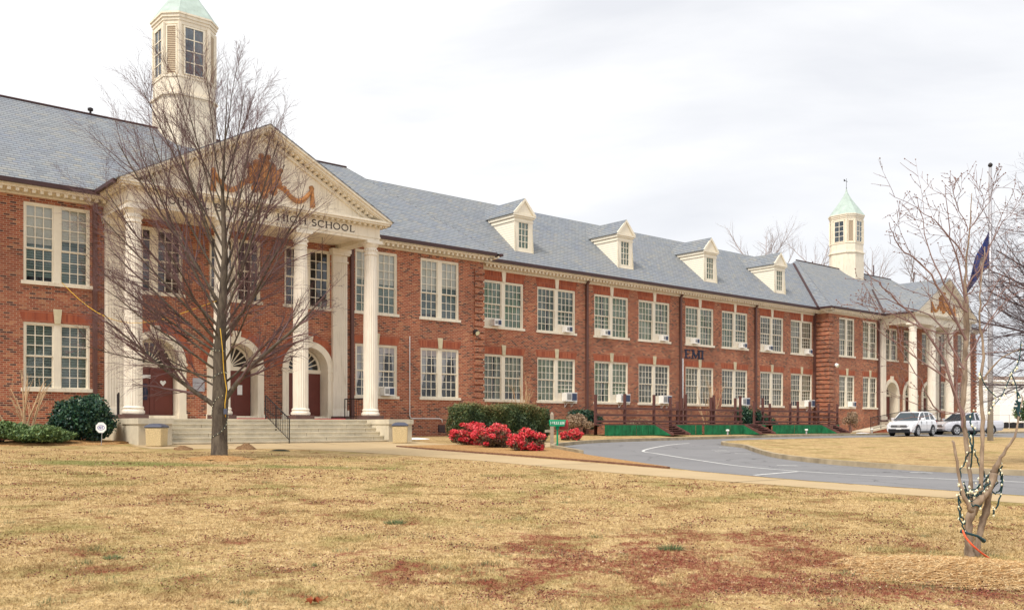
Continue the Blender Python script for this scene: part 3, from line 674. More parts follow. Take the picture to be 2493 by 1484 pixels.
# --- walls
wallsF=MB()
def pavilion(c,k,left_vis,kindU,kindL,kindP,cpos):
    """c centre, k horizontal scale"""
    L,Rr=c-13.47*k,c+13.47*k
    wn=[(c+sg*a*k,c+sg*b*k) for sg in (-1,1) for a,b in ((9.52,11.87),(5.84,8.15))]; wn=[tuple(sorted(w)) for w in wn]
    holes=[(a,b,S2,HA) for a,b in wn]+[(a,b,S1,T1) for a,b in wn]
    pc=[c+d for d in (-3.39*k,0,3.39*k)]
    hw=1.13*k
    holes+=[(p-hw,p+hw,S2,9.5) for p in pc]
    dr=[(p-.97,p+.97,1.9,5.07,.70) for p in pc]
    wall_grid(wallsF,L,Rr,.4,10.2,YA,holes+dr)
    for p in pc: spandrel(wallsF,p,YA,.97,4.1,5.07)
    for X in (L,Rr): wallsF.quad((X,YA,.4),(X,1.2,.4),(X,1.2,10.2),(X,YA,10.2))
    cols=3
    for i,(a,b) in enumerate(sorted(wn)):
        window(a,b,S2,HA,YA,cols,7,4,kindU)
        window(a,b,S1,T1,YA,cols,6,3,kindL[i],ac=(1 if (c<0 and i==2) or (c>0 and i==0) else None))
        if (c<0 and i==2): ACS.append((a+.72*(b-a),S1+.15,YA,.58,.40,'grey faced air conditioner in a first floor window behind the right portico column',0))
        if (c>0 and i==0): ACS.append((a+.72*(b-a),S1+.15,YA,.58,.40,'small air conditioner in the lower left window of the far pavilion',0))
        jack_arch(a,b,T1,T1+.42,YA)
    for p in pc: window(p-hw,p+hw,S2,9.5,YA,cols,6,3,kindP)
    # cornice of the pavilion, interrupted by the portico
    pl,pr_=c-5.3*k,c+5.3*k
    eave_x(L-.3,pl,YA,10.45,10.02); eave_x(pr_,Rr+.3,YA,10.45,10.02)
    for X,sg in ((L,-1),(Rr,1)):
        e=MB(); xa,xb=sorted((X,X+sg*.06)); e.box(xa,xb,YA-.06,.4,10.02,10.19); xa,xb=sorted((X,X+sg*.52)); e.box(xa,xb,YA-.52,-.2,10.19,10.25); xa,xb=sorted((X+sg*.5,X+sg*.6)); e.box(xa,xb,YA-.6,-.3,10.25,10.33)
        dentils_y(e,YA+.1,-.3,X+sg*.24,10.188,d=sg*.16)
        o=e.build('cornice',M['cream'],school); g=MB(); xa,xb=sorted((X+sg*.6,X+sg*.74)); g.box(xa,xb,YA-.74,-.35,10.32,10.45); g.build('gutter',M['dark_metal'],o)
    quoins(Rr,YA,1); quoins(L,YA,-1,ret=-.02)
    # roof: hipped both ends
    ez,rz,ey,ry=10.45,15.33,YA-.6,4.7; hx=5.4
    EL,ER=L-.6,Rr+.6
    F1=(EL,ey,ez);F2=(ER,ey,ez);B1=(EL,9.4+1.7,ez);B2=(ER,9.4+1.7,ez);RL=(EL+hx,ry,rz);RR=(ER-hx,ry,rz)
    r=MB()
    for q in ([F1,F2,RR,RL],[B2,B1,RL,RR]): r.quad(*q)
    r.add([F1,RL,B1],[(0,1,2)]); r.add([F2,B2,RR],[(0,1,2)])
    ro=r.build('roof',M['slate'],school)
    cp=MB(); cp.tube([(RL[0]-.05,ry,rz+.02),(RR[0]+.05,ry,rz+.02)],.06,6); cp.build('ridge_cap',M['dark_metal'],ro)
    h=MB(); h.tube([F1,RL],.035,5); h.build('hip_cap',M['slate'],ro); h=MB(); h.tube([F2,RR],.02,5); h.build('hip_cap',M['slate'],ro)
    # --- portico
    px=[c+sg*d*k for sg in (-1,1) for d in (1.69,5.06)]
    x0,x1=c-5.35*k,c+5.35*k; yf=-3.98; ent=MB()
    def ring(a,b,yy,z0,z1,th):  # entablature course on three sides
        ent.box(a,b,yy,yy+th,z0,z1); ent.box(a,a+th,yy+th,YA,z0,z1); ent.box(b-th,b,yy+th,YA,z0,z1)
    ring(x0,x1,yf,9.62,9.74,.56); ring(x0-.03,x1+.03,yf-.03,9.74,9.82,.60); ring(x0-.01,x1+.01,yf-.01,9.82,10.18,.58); ring(x0-.06,x1+.06,yf-.06,10.18,10.22,.64)
    ring(x0-.34,x1+.34,yf-.34,10.28,10.36,.9)
    ring(x0-.40,x1+.40,yf-.40,10.36,10.45,.98)
    ring(x0-.05,x1+.05,yf-.05,10.22,10.28,.64)
    dentils(ent,x0-.2,x1+.2,yf-.24,10.282,step=.26,h=.08); dentils_y(ent,yf-.1,YA-.2,x0-.24,10.282,step=.26,h=.08); dentils_y(ent,yf-.1,YA-.2,x1+.24,10.282,step=.26,h=.08,d=-.16)
    ent.box(x0+.5,x1-.5,yf+.5,YA,9.80,9.86)
    en=ent.build('entablature',M['cream'],school)
    gg=MB(); gg.box(x0-.54,x0-.40,yf-.1,YA-.6,10.33,10.46); gg.build('gutter',M['dark_metal'],en); gg=MB(); gg.box(x1+.40,x1+.54,yf-.1,YA-.6,10.33,10.46); gg.build('gutter',M['dark_metal'],en)
    hw_=5.78*k; za,zc=13.55,10.45; sl=(za-zc)/hw_; sn=math.hypot(1,sl)
    pd=MB(); pd.prism([(c-hw_+.5,zc),(c+hw_-.5,zc),(c,za-.25)],'y',yf+.12,yf+.3)
    def rake(sg,lo,hi,ya,yb):  # raking course: lo/hi measured down from the roof line
        P=[(c+sg*(hw_-hi/sl*0),zc+.0),]
        a=(c,za-lo*sn); b=(c,za-hi*sn); e1=(c+sg*(hw_-lo*sn/sl),zc); e2=(c+sg*(hw_-hi*sn/sl),zc)
        poly=[e2,e1,a,b] if sg<0 else [e1,e2,b,a]
        pd.prism(poly,'y',ya,yb)
    for sg in (-1,1):
        rake(sg,.0,.10,yf-.44,yf+.2); rake(sg,.10,.20,yf-.36,yf+.2); rake(sg,.20,.24,yf-.30,yf+.2); rake(sg,.32,.46,yf+.02,yf+.2)
        n=26
        for i in range(1,n):
            q=i/n; X=c+sg*hw_*q*.985; z=za-.24*sn-sl*hw_*q*.985
            if z-.1*sn<zc+.02: continue
            pd.prism([(X-.05,z+sg*.05*sl*1-.09),(X+.05,z-sg*.05*sl-.09),(X+.05,z-sg*.05*sl),(X-.05,z+sg*.05*sl)],'y',yf-.22,yf+.14)
    pdo=pd.build('pediment',M['cream'],school)
    # relief with swags
    rl=MB(); rr=random.Random(3 if c<0 else 4)
    def blob(x,z,rx,rz_,ry_,n=10):
        v=[];f=[]
        for i in range(5):
            ph=math.pi/2*i/4
            for j in range(n):
                a=2*math.pi*j/n; kx=1+rr.uniform(-.12,.12); v.append((x+rx*math.cos(a)*math.cos(ph)*kx,yf+.13-ry_*math.sin(ph),z+rz_*math.sin(a)*math.cos(ph)*kx))
        for i in range(4):
            for j in range(n): a=i*n+j; b=i*n+(j+1)%n; f.append((a,b,b+n,a+n))
        rl.add(v,f)
    g0=c; sc=1.0*k
    shield=[(-.42,.55),(-.2,.62),(0,.75),(.2,.62),(.42,.55),(.5,.1),(.38,-.35),(.0,-.85),(-.38,-.35),(-.5,.1)]
    rl.prism([(g0+x*sc,11.5+z*.9) for x,z in shield],'y',yf-.02,yf+.12); rl.prism([(g0+x*sc*.72,11.5+z*.66) for x,z in shield],'y',yf-.07,yf-.02)
    for x,z,a,b in ((0,.75,.2,.22),(-.3,.55,.2,.2),(.3,.55,.2,.2),(-.55,.2,.17,.26),(.55,.2,.17,.26),(-.6,-.15,.16,.2),(.6,-.15,.16,.2),(-.4,-.5,.16,.18),(.4,-.5,.16,.18),(-.15,.95,.10,.12),(.15,.95,.10,.12),(-.7,.45,.09,.12),(.7,.45,.09,.12),(0,.1,.14,.2),(0,-.75,.14,.16),(-.82,-.3,.13,.11),(.82,-.3,.13,.11),(.95,-.42,.12,.1),(-.95,-.42,.12,.1)):
        blob(g0+x*sc,11.5+z*.9,a*sc,b,.22)
    for sg in (-1,1):
        P=[]
        for i in range(13):
            q=i/12; x=.85+1.25*q; z=-.30-.62*math.sin(math.pi*q*.88)+.42*q; P.append((g0+sg*x*sc,yf+.05,11.5+z))
        rl.tube(P,[.06+.05*math.sin(math.pi*i/12) for i in range(13)],7)
        ex=P[-1]; blob(ex[0],ex[2]+.04,.12,.13,.12); rl.tube([ex,(ex[0]+sg*.03,yf+.05,ex[2]-.75)],[.06,.11],6)
    rl.build('relief',M['gilt'],pdo)
    # portico roof running back into the main roof
    yb=2.6
    for sg in (-1,1):
        slab('portico_roof',[(c,yf-.46,za+.02),(c+sg*(hw_+.05),yf-.46,zc-.0),(c+sg*(hw_+.05),YA-.3,zc),(c,yb,za+.02)],M['slate'],th=.04)
    for x in px: column(x,-3.7,school)
    for X in (c-4.95*k,c+4.95*k):
        p=MB(); w=.37*k; p.box(X-w,X+w,YA-.16,YA,1.98,9.35)
        for i in range(7): xx=X-w+.07+(2*w-.14)*i/6; p.box(xx-.026,xx+.026,YA-.185,YA-.16,2.35,9.0)
        p.box(X-w-.05,X+w+.05,YA-.24,YA,1.98,2.25); p.box(X-w-.04,X+w+.04,YA-.22,YA,9.02,9.08); p.box(X-w-.08,X+w+.08,YA-.30,YA,9.35,9.45); p.box(X-w-.12,X+w+.12,YA-.34,YA,9.45,9.62)
        o=p.build('pilaster',M['column'],school); q=MB(); q.box(X-w-.08,X+w+.08,YA-.3,YA,1.815,1.98); q.build('plinth',M['plinth'],o)
    for p in pc: arch_door(p,YA,school)
    # porch floor and steps
    st=MB(); g=.84; xs0,xs1=c-4.5*k,c+4.5*k
    st.box(c-5.65*k,c+5.65*k,-4.35,YA,.5,1.82)
    for i in range(5): st.box(xs0,xs1,-4.35-.33*(5-i)+0,-4.35-.33*(4-i),.5,.98+.168*i)
    for i in range(6): yy=-4.352-.33*(5-i); st.box(xs0+.005,xs1-.005,yy-.035,yy+.02,.98+.168*i-.05 if i<5 else 1.765,.98+.168*i+.003 if i<5 else 1.823)
    so_=st.build('steps',M['concrete'],school)
    for a,b in ((c-5.65*k,xs0),(xs1,c+5.65*k)):
        ck=MB(); ck.box(a,b,-6.05,-4.35,.5,1.62); ck.box(a-.04,b+.04,-6.12,-4.352,1.62,1.824); ck.build('cheek_wall',M['concrete'],so_)
    jt=MB()
    for sgx in (-2.9,1.1,3.3):
        for i in range(5): jt.box(c+sgx*k+(i%2)*.7,c+sgx*k+(i%2)*.7+.015,-4.352-.33*(5-i),-4.35-.33*(4-i)-.03,.9,.982+.168*i)
    jt.build('joint',M['seam'],so_)
    # cupola
    cupola(c,4.7,school,.36 if c<0 else 0.)
    for X in (c-5.68*k,c+5.62*k+.0): downspout(X,YA,10.45)
def octa(a,b):  # half flat a, half facet b (wide facets on the axes)
    return [(a,-b),(a,b),(b,a),(-b,a),(-a,b),(-a,-b),(-b,-a),(b,-a)]
def cupola(cx,cy,par,up):
    a0,b0=1.21,.69
    def pr(mb,sc,z0,z1,mi=0): mb.prism([(cx+x*sc,cy+y*sc) for x,y in octa(a0,b0)],'z',z0,z1,mi)
    m=MB(); pr(m,1.04,12.6,16.72); pr(m,1.11,16.72,16.80); pr(m,1.08,16.80,16.86); pr(m,1.02,16.86,17.56); pr(m,1.05,17.56,17.64); pr(m,.98,17.64,19.78+up); pr(m,1.01,19.62+up,19.79+up); pr(m,1.04,19.79+up,19.92+up); pr(m,1.08,19.92+up,20.06+up); pr(m,1.12,20.06+up,20.14+up)
    P=octa(a0,b0)
    for x,y in P: m.box(cx+x*.985-.07,cx+x*.985+.07,cy+y*.985-.07,cy+y*.985+.07,17.64,19.7+up)
    o=m.build('cupola',M['cream'],par)
    # windows on the axes, louvres on the diagonals
    for i in range(8):
        wf=MB()
        p,q=Vector((*P[i],0))*.98,Vector((*P[(i+1)%8],0))*.98; mid=(p+q)/2; d=(q-p).normalized(); n=mid.normalized()
        def pt(u,h,z): v=mid+d*u+n*h; return (cx+v.x,cy+v.y,z)
        def bar(u0,u1,z0,z1,h0,h1,mi=0):
            vs=[pt(u0,h0,z0),pt(u1,h0,z0),pt(u1,h1,z0),pt(u0,h1,z0),pt(u0,h0,z1),pt(u1,h0,z1),pt(u1,h1,z1),pt(u0,h1,z1)]
            wf.add(vs,[(0,1,2,3),(4,7,6,5),(0,4,5,1),(1,5,6,2),(2,6,7,3),(3,7,4,0)],mi)
        z0,z1=17.76,19.52+up
        if i%2==0:
            w=.42; bar(-w,w,z0,z1,.004,.006,2); bar(-w,w,z0,z1,.015,.017,1)
            bar(-w-.07,-w,z0-.05,z1+.07,0,.06); bar(w,w+.07,z0-.05,z1+.07,0,.06); bar(-w,w,z1,z1+.07,0,.06); bar(-w,w,z0-.05,z0,0,.06)
            bar(-.02,.02,z0,z1,.018,.045)
            for k in (1,2,3):
                zz=z0+(z1-z0)*k/4; bar(-w,-.02,zz-.02,zz+.02,.018,.045); bar(.02,w,zz-.02,zz+.02,.018,.045)
            wf.build('cupola_window',[M['cream2'],M['glass'],M['cup_dark']],o)
        else:
            w=.2; bar(-w,w,z0,z1,.0,.02,1); bar(-w-.05,-w,z0-.05,z1+.05,0,.05); bar(w,w+.05,z0-.05,z1+.05,0,.05); bar(-w,w,z1,z1+.05,0,.05)
            wf.build('cupola_louvre',[M['cream2'],M['louvre']],o)
    r=MB(); prev=None; n=8
    prof=[(1.12,20.14),(.98,20.40),(.79,20.78),(.56,21.2),(.35,21.62),(.18,22.0),(.07,22.32),(.025,22.62)]
    vs=[];fs=[]
    for k,(sc,z) in enumerate(prof):
        vs+=[(cx+x*sc,cy+y*sc,z) for x,y in P]
    for k in range(len(prof)-1):
        for j in range(8): a=k*8+j;b=k*8+(j+1)%8; fs.append((a,b,b+8,a+8))
    fs.append(tuple(range(len(vs)-8,len(vs)))); r.add([(a,b,c+up) for a,b,c in vs],fs); r.build('cupola_roof',M['copper'],o)
    v=MB(); v.tube([(cx,cy,22.5),(cx,cy,23.55)],.018,5); v.box(cx-.35,cx+.2,cy-.012,cy+.012,23.28,23.31); v.prism([(cx-.42,23.2),(cx-.2,23.28),(cx-.2,23.36),(cx-.42,23.42)],'y',cy-.015,cy+.015); v.lathe([(.01,22.62),(.05,22.68),(.01,22.74)],cx,cy,8); v.build('weathervane',M['iron'],o)
M['cup_dark']=blindmat('cupola_inside',(.025,.03,.06),(.13,.15,.22),3.)
pavilion(CA,1.0,True,'shade',['slats','slats','curtain','curtain'],'dark',None)
pavilion(CC,.945,True,'tan',['tan']*4,'dark',None)
# --- long wing between the pavilions, plus a short wing carrying on to the left
BL,BR=CA+13.47,CC-13.47*.945
BW=[(3.83,6.79),(8.38,11.33),(12.3,15.25),(16.86,19.8),(20.73,23.64),(25.19,28.05),(29.04,31.89)]
BW=[(-.07,2.77)]+BW
holes=[(a,b,S2,HB) for a,b in BW]+[(a,b,S1,T1) for a,b in BW]
wall_grid(wallsF,BL-.9,BR,.4,10.2,0,holes)
kU=['green','green','green','green','green','green','tan','tan']; kL=['tan','green','green','tan','tan','tan','tan','tan']
upAC=[0,1,0,1,0,1,0,1]; loAC={1:1,2:1,3:1,5:1,7:1}
nm=['first','second','third','fourth','fifth','sixth','seventh','eighth']
for i,(a,b) in enumerate(BW):
    window(a,b,S2,HB,0,4,6,3,kU[i],ac=upAC[i]); window(a,b,S1,T1,0,4,6,3,kL[i],ac=loAC.get(i))
    jack_arch(a,b,HB,9.91,0,key=0.0); jack_arch(a,b,T1,T1+.42,0)
    w=b-a; ACS.append((a+w*(.27 if upAC[i]==0 else .74),S2+.14,0,.50,.34,'white air conditioner in the %s upper window of the long wing'%nm[i],0))
    if i in loAC: ACS.append((a+w*.80,S1+.12,0,.85,.50,'large white air conditioner on brackets in the %s lower window of the long wing'%nm[i],1))
eave_x(BL+.6,BR-.0,0,10.40,9.90)
for x in (7.69,16.27,24.54): downspout(x,0,10.4)
downspout(BR-.25,0,10.4)
# left stub wing and hidden sides
wall_grid(wallsF,-42,CA-13.47,.4,10.2,0,[])
for a,b in ((-42,CC+13.47*.945),): wallsF.quad((a,9.4,.4),(a,9.4,10.4),(b,9.4,10.4),(b,9.4,.4))
wallsF.quad((-42,0,.4),(-42,9.4,.4),(-42,9.4,10.4),(-42,0,10.4)); wallsF.quad((CC+12.73,1,.4),(CC+12.73,9.4,.4),(CC+12.73,9.4,10.4),(CC+12.73,1,10.4))
wallsF.build('wall',M['brick'],school)
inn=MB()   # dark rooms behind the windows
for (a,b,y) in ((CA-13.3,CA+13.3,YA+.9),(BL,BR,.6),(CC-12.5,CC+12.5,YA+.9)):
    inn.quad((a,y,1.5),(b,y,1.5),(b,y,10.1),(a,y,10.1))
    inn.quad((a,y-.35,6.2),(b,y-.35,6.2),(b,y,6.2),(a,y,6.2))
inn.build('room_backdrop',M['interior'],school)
# roof of the long wing
def gable(x0,x1,name='roof'):
    r=MB(); ey,ez,ry,rz=-.6,10.40,4.7,14.95
    r.quad((x0,ey,ez),(x1,ey,ez),(x1,ry,rz),(x0,ry,rz)); r.quad((x1,10,ez),(x0,10,ez),(x0,ry,rz),(x1,ry,rz)); r.add([(x0,ey,ez),(x0,ry,rz),(x0,10,ez)],[(0,1,2)])
    o=r.build(name,M['slate'],school); return o
ro=gable(-6.5,37.4); gable(-42,-24)
vl=MB()
# dark metal valley where the long roof meets the far pavilion
def valley(sgn):
    EL=CC-13.47*.945-.6; pts=[]
    for i in range(2):
        z=10.42 if i==0 else 14.95
        y=-.6+(z-10.40)/.8585; x=EL+(z-10.45)*5.4/4.88
        pts.append((x,y,z+.04))
    return pts
vl.tube(valley(1),.10,5); vl.build('valley_flashing',M['dark_metal'],ro)
vv=MB(); zt_=13.0; 
kx=CC-5.78*.945
def pv(z): # portico roof / pavilion roof valley, left side
    return (kx+(z-10.45)/(3.1/(5.78*.945)),-1.7+(z-10.45)/.7625,z+.05)
vv.tube([pv(10.5),pv(13.2)],.09,5); vv.build('valley_flashing',M['dark_metal'],ro)
sv=MB(); sv.lathe([(.05,15.3),(.05,15.5),(.12,15.52),(.12,15.62),(.03,15.66)],-18.6,4.7,8); sv.build('roof_vent',M['iron'],ro)
# dormers
def dormer(cx):
    y0=.5; hw=.66; zb=11.22; zt=13.18; SL=.8585
    def yr(z): return -.6+(z-10.4)/SL
    b=MB(); yt=yr(zt)
    for sg in (-1,1):
        b.add([(cx+sg*hw,y0,zb),(cx+sg*hw,y0,zt),(cx+sg*hw,yt,zt),(cx+sg*hw,yr(zb),zb)],[(0,1,2,3)])
    o=b.build('dormer',M['siding'],school)
    w=.37; f=MB(); wz0,wz1=11.52,12.93
    f.box(cx-hw-.02,cx-w,y0-.03,y0+.03,zb,zt); f.box(cx+w,cx+hw+.02,y0-.03,y0+.03,zb,zt); f.box(cx-w,cx+w,y0-.03,y0+.03,zb,wz0); f.box(cx-w,cx+w,y0-.03,y0+.03,wz1,zt); f.box(cx-hw-.05,cx+hw+.05,y0-.08,y0+.0,zb-.02,zb+.09)
    for sg in (-1,1):
        for (p,z0,z1) in ((.05,12.98,13.10),(.10,13.18,13.40)):
            xa,xb=sorted((cx+sg*hw,cx+sg*(hw+p))); f.box(xa,xb,y0-p,yr(z0)+.1,z0,z1)
    f.box(cx-hw-.0,cx+hw+.0,y0-.10,y0+.3,13.18,13.40); f.box(cx-hw,cx+hw,y0-.05,y0-.03,12.98,13.10)
    # pediment
    PW=hw+.16; za,zc=14.27,13.40
    f.prism([(cx-PW,zc-.06),(cx+PW,zc-.06),(cx,za-.06)],'y',y0-.10,y0-.03)
    for sg in (-1,1):
        d=.13
        poly=[(cx+sg*PW,zc-.06),(cx+sg*PW,zc+.03),(cx,za+.03),(cx,za-d)]; 
        poly.append((cx+sg*(PW-.14),zc-.06))
        if sg>0: poly=poly[::-1]
        f.prism(poly,'y',y0-.17,y0-.10)
    f.box(cx-PW,cx+PW,y0-.17,y0-.10,zc-.12,zc-.03)
    f.build('dormer_front',M['cream2'],o)
    wn=MB(); wn.box(cx-w,cx-w+.03,y0-.02,y0+.02,wz0,wz1); wn.box(cx+w-.03,cx+w,y0-.02,y0+.02,wz0,wz1)
    for i in (1,2): xx=cx-w+2*w*i/3; wn.box(xx-.018,xx+.018,y0-.015,y0+.01,wz0,wz1)
    for i in (1,2,3): zz=wz0+(wz1-wz0)*i/4; wn.box(cx-w+.03,cx+w-.03,y0-.012,y0+.008,zz-.018,zz+.018)
    wd=wn.build('dormer_window',M['cream2'],o)
    g=MB(); g.quad((cx-w,y0+.012,wz0),(cx+w,y0+.012,wz0),(cx+w,y0+.012,wz1),(cx-w,y0+.012,wz1)); g.build('dormer_glass',M['glass'],o)
    g=MB(); g.quad((cx-w-.1,y0+.06,wz0-.1),(cx+w+.1,y0+.06,wz0-.1),(cx+w+.1,y0+.06,wz1+.1),(cx-w-.1,y0+.06,wz1+.1)); g.build('dormer_blind',M['slat_light'],o)
    for sg in (-1,1):
        zl=zc-.03; slab('dormer_roof',[(cx,y0-.16,za+.04),(cx+sg*(PW+.03),y0-.16,zl),(cx+sg*(PW+.03),yr(zl)+.05,zl),(cx,yr(za+.04)+.1,za+.04)],M['slate'],o,.035)
for cx in (3.21,11.57,20.05,28.29): dormer(cx)
# --- lettering helpers
def arc(cx,cy,rx,ry,a0,a1,n=12): return [(cx+rx*math.cos(R(a0+(a1-a0)*i/n)),cy+ry*math.sin(R(a0+(a1-a0)*i/n))) for i in range(n+1)]
GL={ # strokes (polyline, thick?) in a box of height 1; width last
 'J':([([(.3,1),(.3,.1),(.2,-.05),(.05,-.08)],1)],.4),'O':([(arc(.45,.5,.42,.5,0,360,20),.8)],.95),'H':([([(.12,0),(.12,1)],1),([(.78,0),(.78,1)],1),([(.12,.52),(.78,.52)],.5)],.9),
 'N':([([(.12,0),(.12,1)],.5),([(.12,1),(.8,0)],1),([(.8,0),(.8,1)],.5)],.92),'D':([([(.14,0),(.14,1)],1),([(.14,1),(.4,1)]+arc(.4,.5,.42,.5,90,-90,12)+[(.14,0)],.7)],.9),
 '.':([([(.1,0),(.1,.09)],1.2)],.22),'B':([([(.14,0),(.14,1)],1),([(.14,1),(.34,1)]+arc(.34,.76,.24,.24,90,-90,8)+[(.14,.52)],.7),([(.34,.52)]+arc(.34,.26,.3,.26,90,-90,8)+[(.14,0)],.7)],.7),
 'A':([([(.04,0),(.44,1)],.5),([(.44,1),(.84,0)],1),([(.18,.36),(.70,.36)],.5)],.88),'S':([(arc(.33,.76,.24,.23,40,270,10)+arc(.31,.27,.27,.26,90,-140,10),.9)],.64),
 'E':([([(.14,0),(.14,1)],1),([(.14,1),(.58,1),(.58,.86)],.5),([(.14,.52),(.5,.52)],.5),([(.14,0),(.6,0),(.62,.15)],.5)],.68),'T':([([(.4,0),(.4,1)],1),([(.06,.87),(.06,1),(.74,1),(.74,.87)],.5)],.8),
 'I':([([(.14,0),(.14,1)],1)],.28),'G':([(arc(.48,.5,.42,.5,48,318,18)+[(.8,.08),(.8,.42)],.8)],.92),'C':([(arc(.48,.5,.42,.5,48,312,18),.8)],.85),
 'L':([([(.14,0),(.14,1)],1),([(.14,0),(.6,0),(.62,.16)],.5)],.66),'U':([([(.12,1),(.12,.35)]+arc(.42,.35,.3,.35,180,360,10)+[(.72,1)],.8)],.84),'M':([([(.12,0),(.14,1)],.5),([(.14,1),(.52,.1)],1),([(.52,.1),(.9,1)],.5),([(.9,1),(.92,0)],1)],1.04),' ':([],.42)}
def letter(mb,ch,x,z,h,y,bold,depth,serif=True,sx=1.):
    """upright letter standing in the xz plane, face towards -y"""
    st,w=GL[ch]
    for pl,tk in st:
        hw=bold*tk/2
        for (a,b) in zip(pl,pl[1:]):
            ax,az,bx,bz=x+a[0]*h*sx,z+a[1]*h,x+b[0]*h*sx,z+b[1]*h; d=math.hypot(bx-ax,bz-az)
            if d<1e-6: continue
            ux,uz=(bx-ax)/d,(bz-az)/d; e=hw*.6; ax-=ux*e;az-=uz*e;bx+=ux*e;bz+=uz*e; nx,nz=-uz*hw,ux*hw
            mb.prism([(ax+nx,az+nz),(ax-nx,az-nz),(bx-nx,bz-nz),(bx+nx,bz+nz)],'y',y-depth,y)
        if serif and len(pl)==2 and abs(pl[0][0]-pl[1][0])<.06:
            for p in pl:
                px,pz=x+p[0]*h*sx,z+p[1]*h; mb.box(px-bold*1.15,px+bold*1.15,y-depth,y,pz-bold*.22,pz+bold*.22)
    return w*h*sx
def text_width(t,h,sp,sx): return sum(GL[c][1]*h*sx+sp for c in t)-sp
def write(t,x0,x1,z,h,y,bold,depth,mat,par,sp=.06,name='letter'):
    w=text_width(t,h,sp,1); sx=(x1-x0-sp*(len(t)-1))/(w-sp*(len(t)-1)); x=x0
    for ch in t:
        if ch!=' ':
            m=MB(); ww=letter(m,ch,x,z,h,y,bold,depth,sx=sx); m.build(name,mat,par)
        else: ww=GL[' '][1]*h*sx
        x+=ww+sp
for t,a,b in (('JOHN',-18.45,-17.35),('D.',-17.2,-16.75),('BASSETT',-16.5,-14.2),('HIGH',-13.9,-12.6),('SCHOOL',-12.36,-10.32)):
    write(t,a,b,9.87,.255,-3.99,.042,.02,M['letter'],school,sp=.055)
write('EMI',16.75,18.7,5.98,.52,0,.13,.05,M['navy'],school,sp=.12)
# ------------------------------------------------------------------ things fixed to or standing by the school
def at(x,y,z): # facade frame -> world
    v=st2w(x,-y,z); return v
M['ac_vent']=plain('ac_vent_grey',(.36,.36,.35),.6,.2,9)
def ac_unit(w,h,brk):
    t=thing('air_conditioner','','air conditioner')
    b=MB(); d=.34; b.box(-w/2,w/2,-d,.05,0,h); b.box(-w/2-.01,w/2+.01,-d-.012,-d+.03,h-.03,h+.01); b.box(-w/2-.01,w/2+.01,-d-.012,-d+.03,-.01,.025)
    b.build('casing',M['ac_white'],t,bevel=.008)
    g=MB(); g.box(w*.02,w/2-.05,-d-.016,-d-.002,.06,h-.06)
    for i in range(5): xx=w*.02+(w/2-.05-w*.02)*i/4; g.box(xx-.005,xx+.005,-d-.022,-d-.016,.06,h-.06)
    for i in range(4): zz=.06+(h-.12)*i/3; g.box(w*.02,w/2-.05,-d-.023,-d-.0165,zz-.005,zz+.005)
    g.build('grille',M['ac_grille'],t)
    v=MB()
    v.box(-w/2+.05,-w*.05,-d-.008,-d-.0,.09,h-.08)
    for k in range(4): zz=.09+(h-.17)*(k+.5)/4; v.box(-w/2+.07,-w*.07,-d-.016,-d-.008,zz-.012,zz+.012)
    v.build('vent_grating',M['ac_vent'],t)
    if brk:
        k=MB()
        for x in (-w*.3,w*.3): k.tube([(x,-d+.02,0),(x,.0,-.34)],.018,5); k.tube([(x,-.0,-.34),(x,0,0)],.018,5)
        k.build('bracket',M['white'],t)
    return t
src={}
for (x,z,y,w,h,lb,brk) in ACS:
    key=(w,h,brk)
    if key not in src: o=ac_unit(w,h,brk); src[key]=o
    else: o=copy_tree(src[key])
    o.location=at(x,y,z); o.rotation_euler=(0,0,PHI); o['label']=lb; o['group']='air conditioners in the school windows'
def lamp(x,y,z,lb,mat):
    t=thing('wall_lamp',lb,'wall lamp',at(x,y,z),PHI)
    b=MB(); b.box(-.06,.06,-.03,0,-.1,.1); b.tube([(0,-.02,0),(0,-.18,.02)],.025,6); b.build('bracket',M['iron'],t)
    h=MB(); h.tube([(0,-.12,.06),(0,-.30,-.06)],[.13,.15],10); h.build('head',mat,t); g=MB(); g.tube([(0,-.295,-.057),(0,-.31,-.067)],[.125,.125],10); g.build('lens',M['bulb'],t)
lamp(-1.55,YA,6.35,'black floodlight on the brick wall beside the corner quoins',M['iron'])
lamp(33.15,YA,6.1,'small white floodlight on the far pavilion beside its quoins',M['white'])
cd=MB(); cd.tube([at(-5.55,YA-.04,5.9),at(-5.55,YA-.04,2.05),at(-5.50,YA-.04,1.93),at(-5.4,YA-.04,1.9),at(-3.75,YA-.04,1.9),at(-3.62,YA-.04,1.85),at(-3.6,YA-.04,1.7)],.022,6)
tag(cd.build('conduit_pipe',M['white'],smooth=True),'thin white conduit running down then right across the brick wall','pipe')
cd=MB(); cd.tube([at(16.5,-.05,5.9),at(16.5,-.05,1.0)],.05,6); tag(cd.build('conduit_pipe',M['white'],smooth=True),'white vertical pipe on the long wing left of the EMI letters','pipe')
vt=thing('foundation_vent','dark square vent low in the brick wall left of the hedge','vent',at(-3.62,YA,1.22),PHI)
v=MB(); v.box(-.2,.2,-.03,.05,0,.36); v.build('frame',M['interior'],vt); v=MB()
for i in range(5): v.box(-.17,.17,-.04,-.03,.04+i*.065,.07+i*.065)
v.build('louvre',M['plinth'],vt)
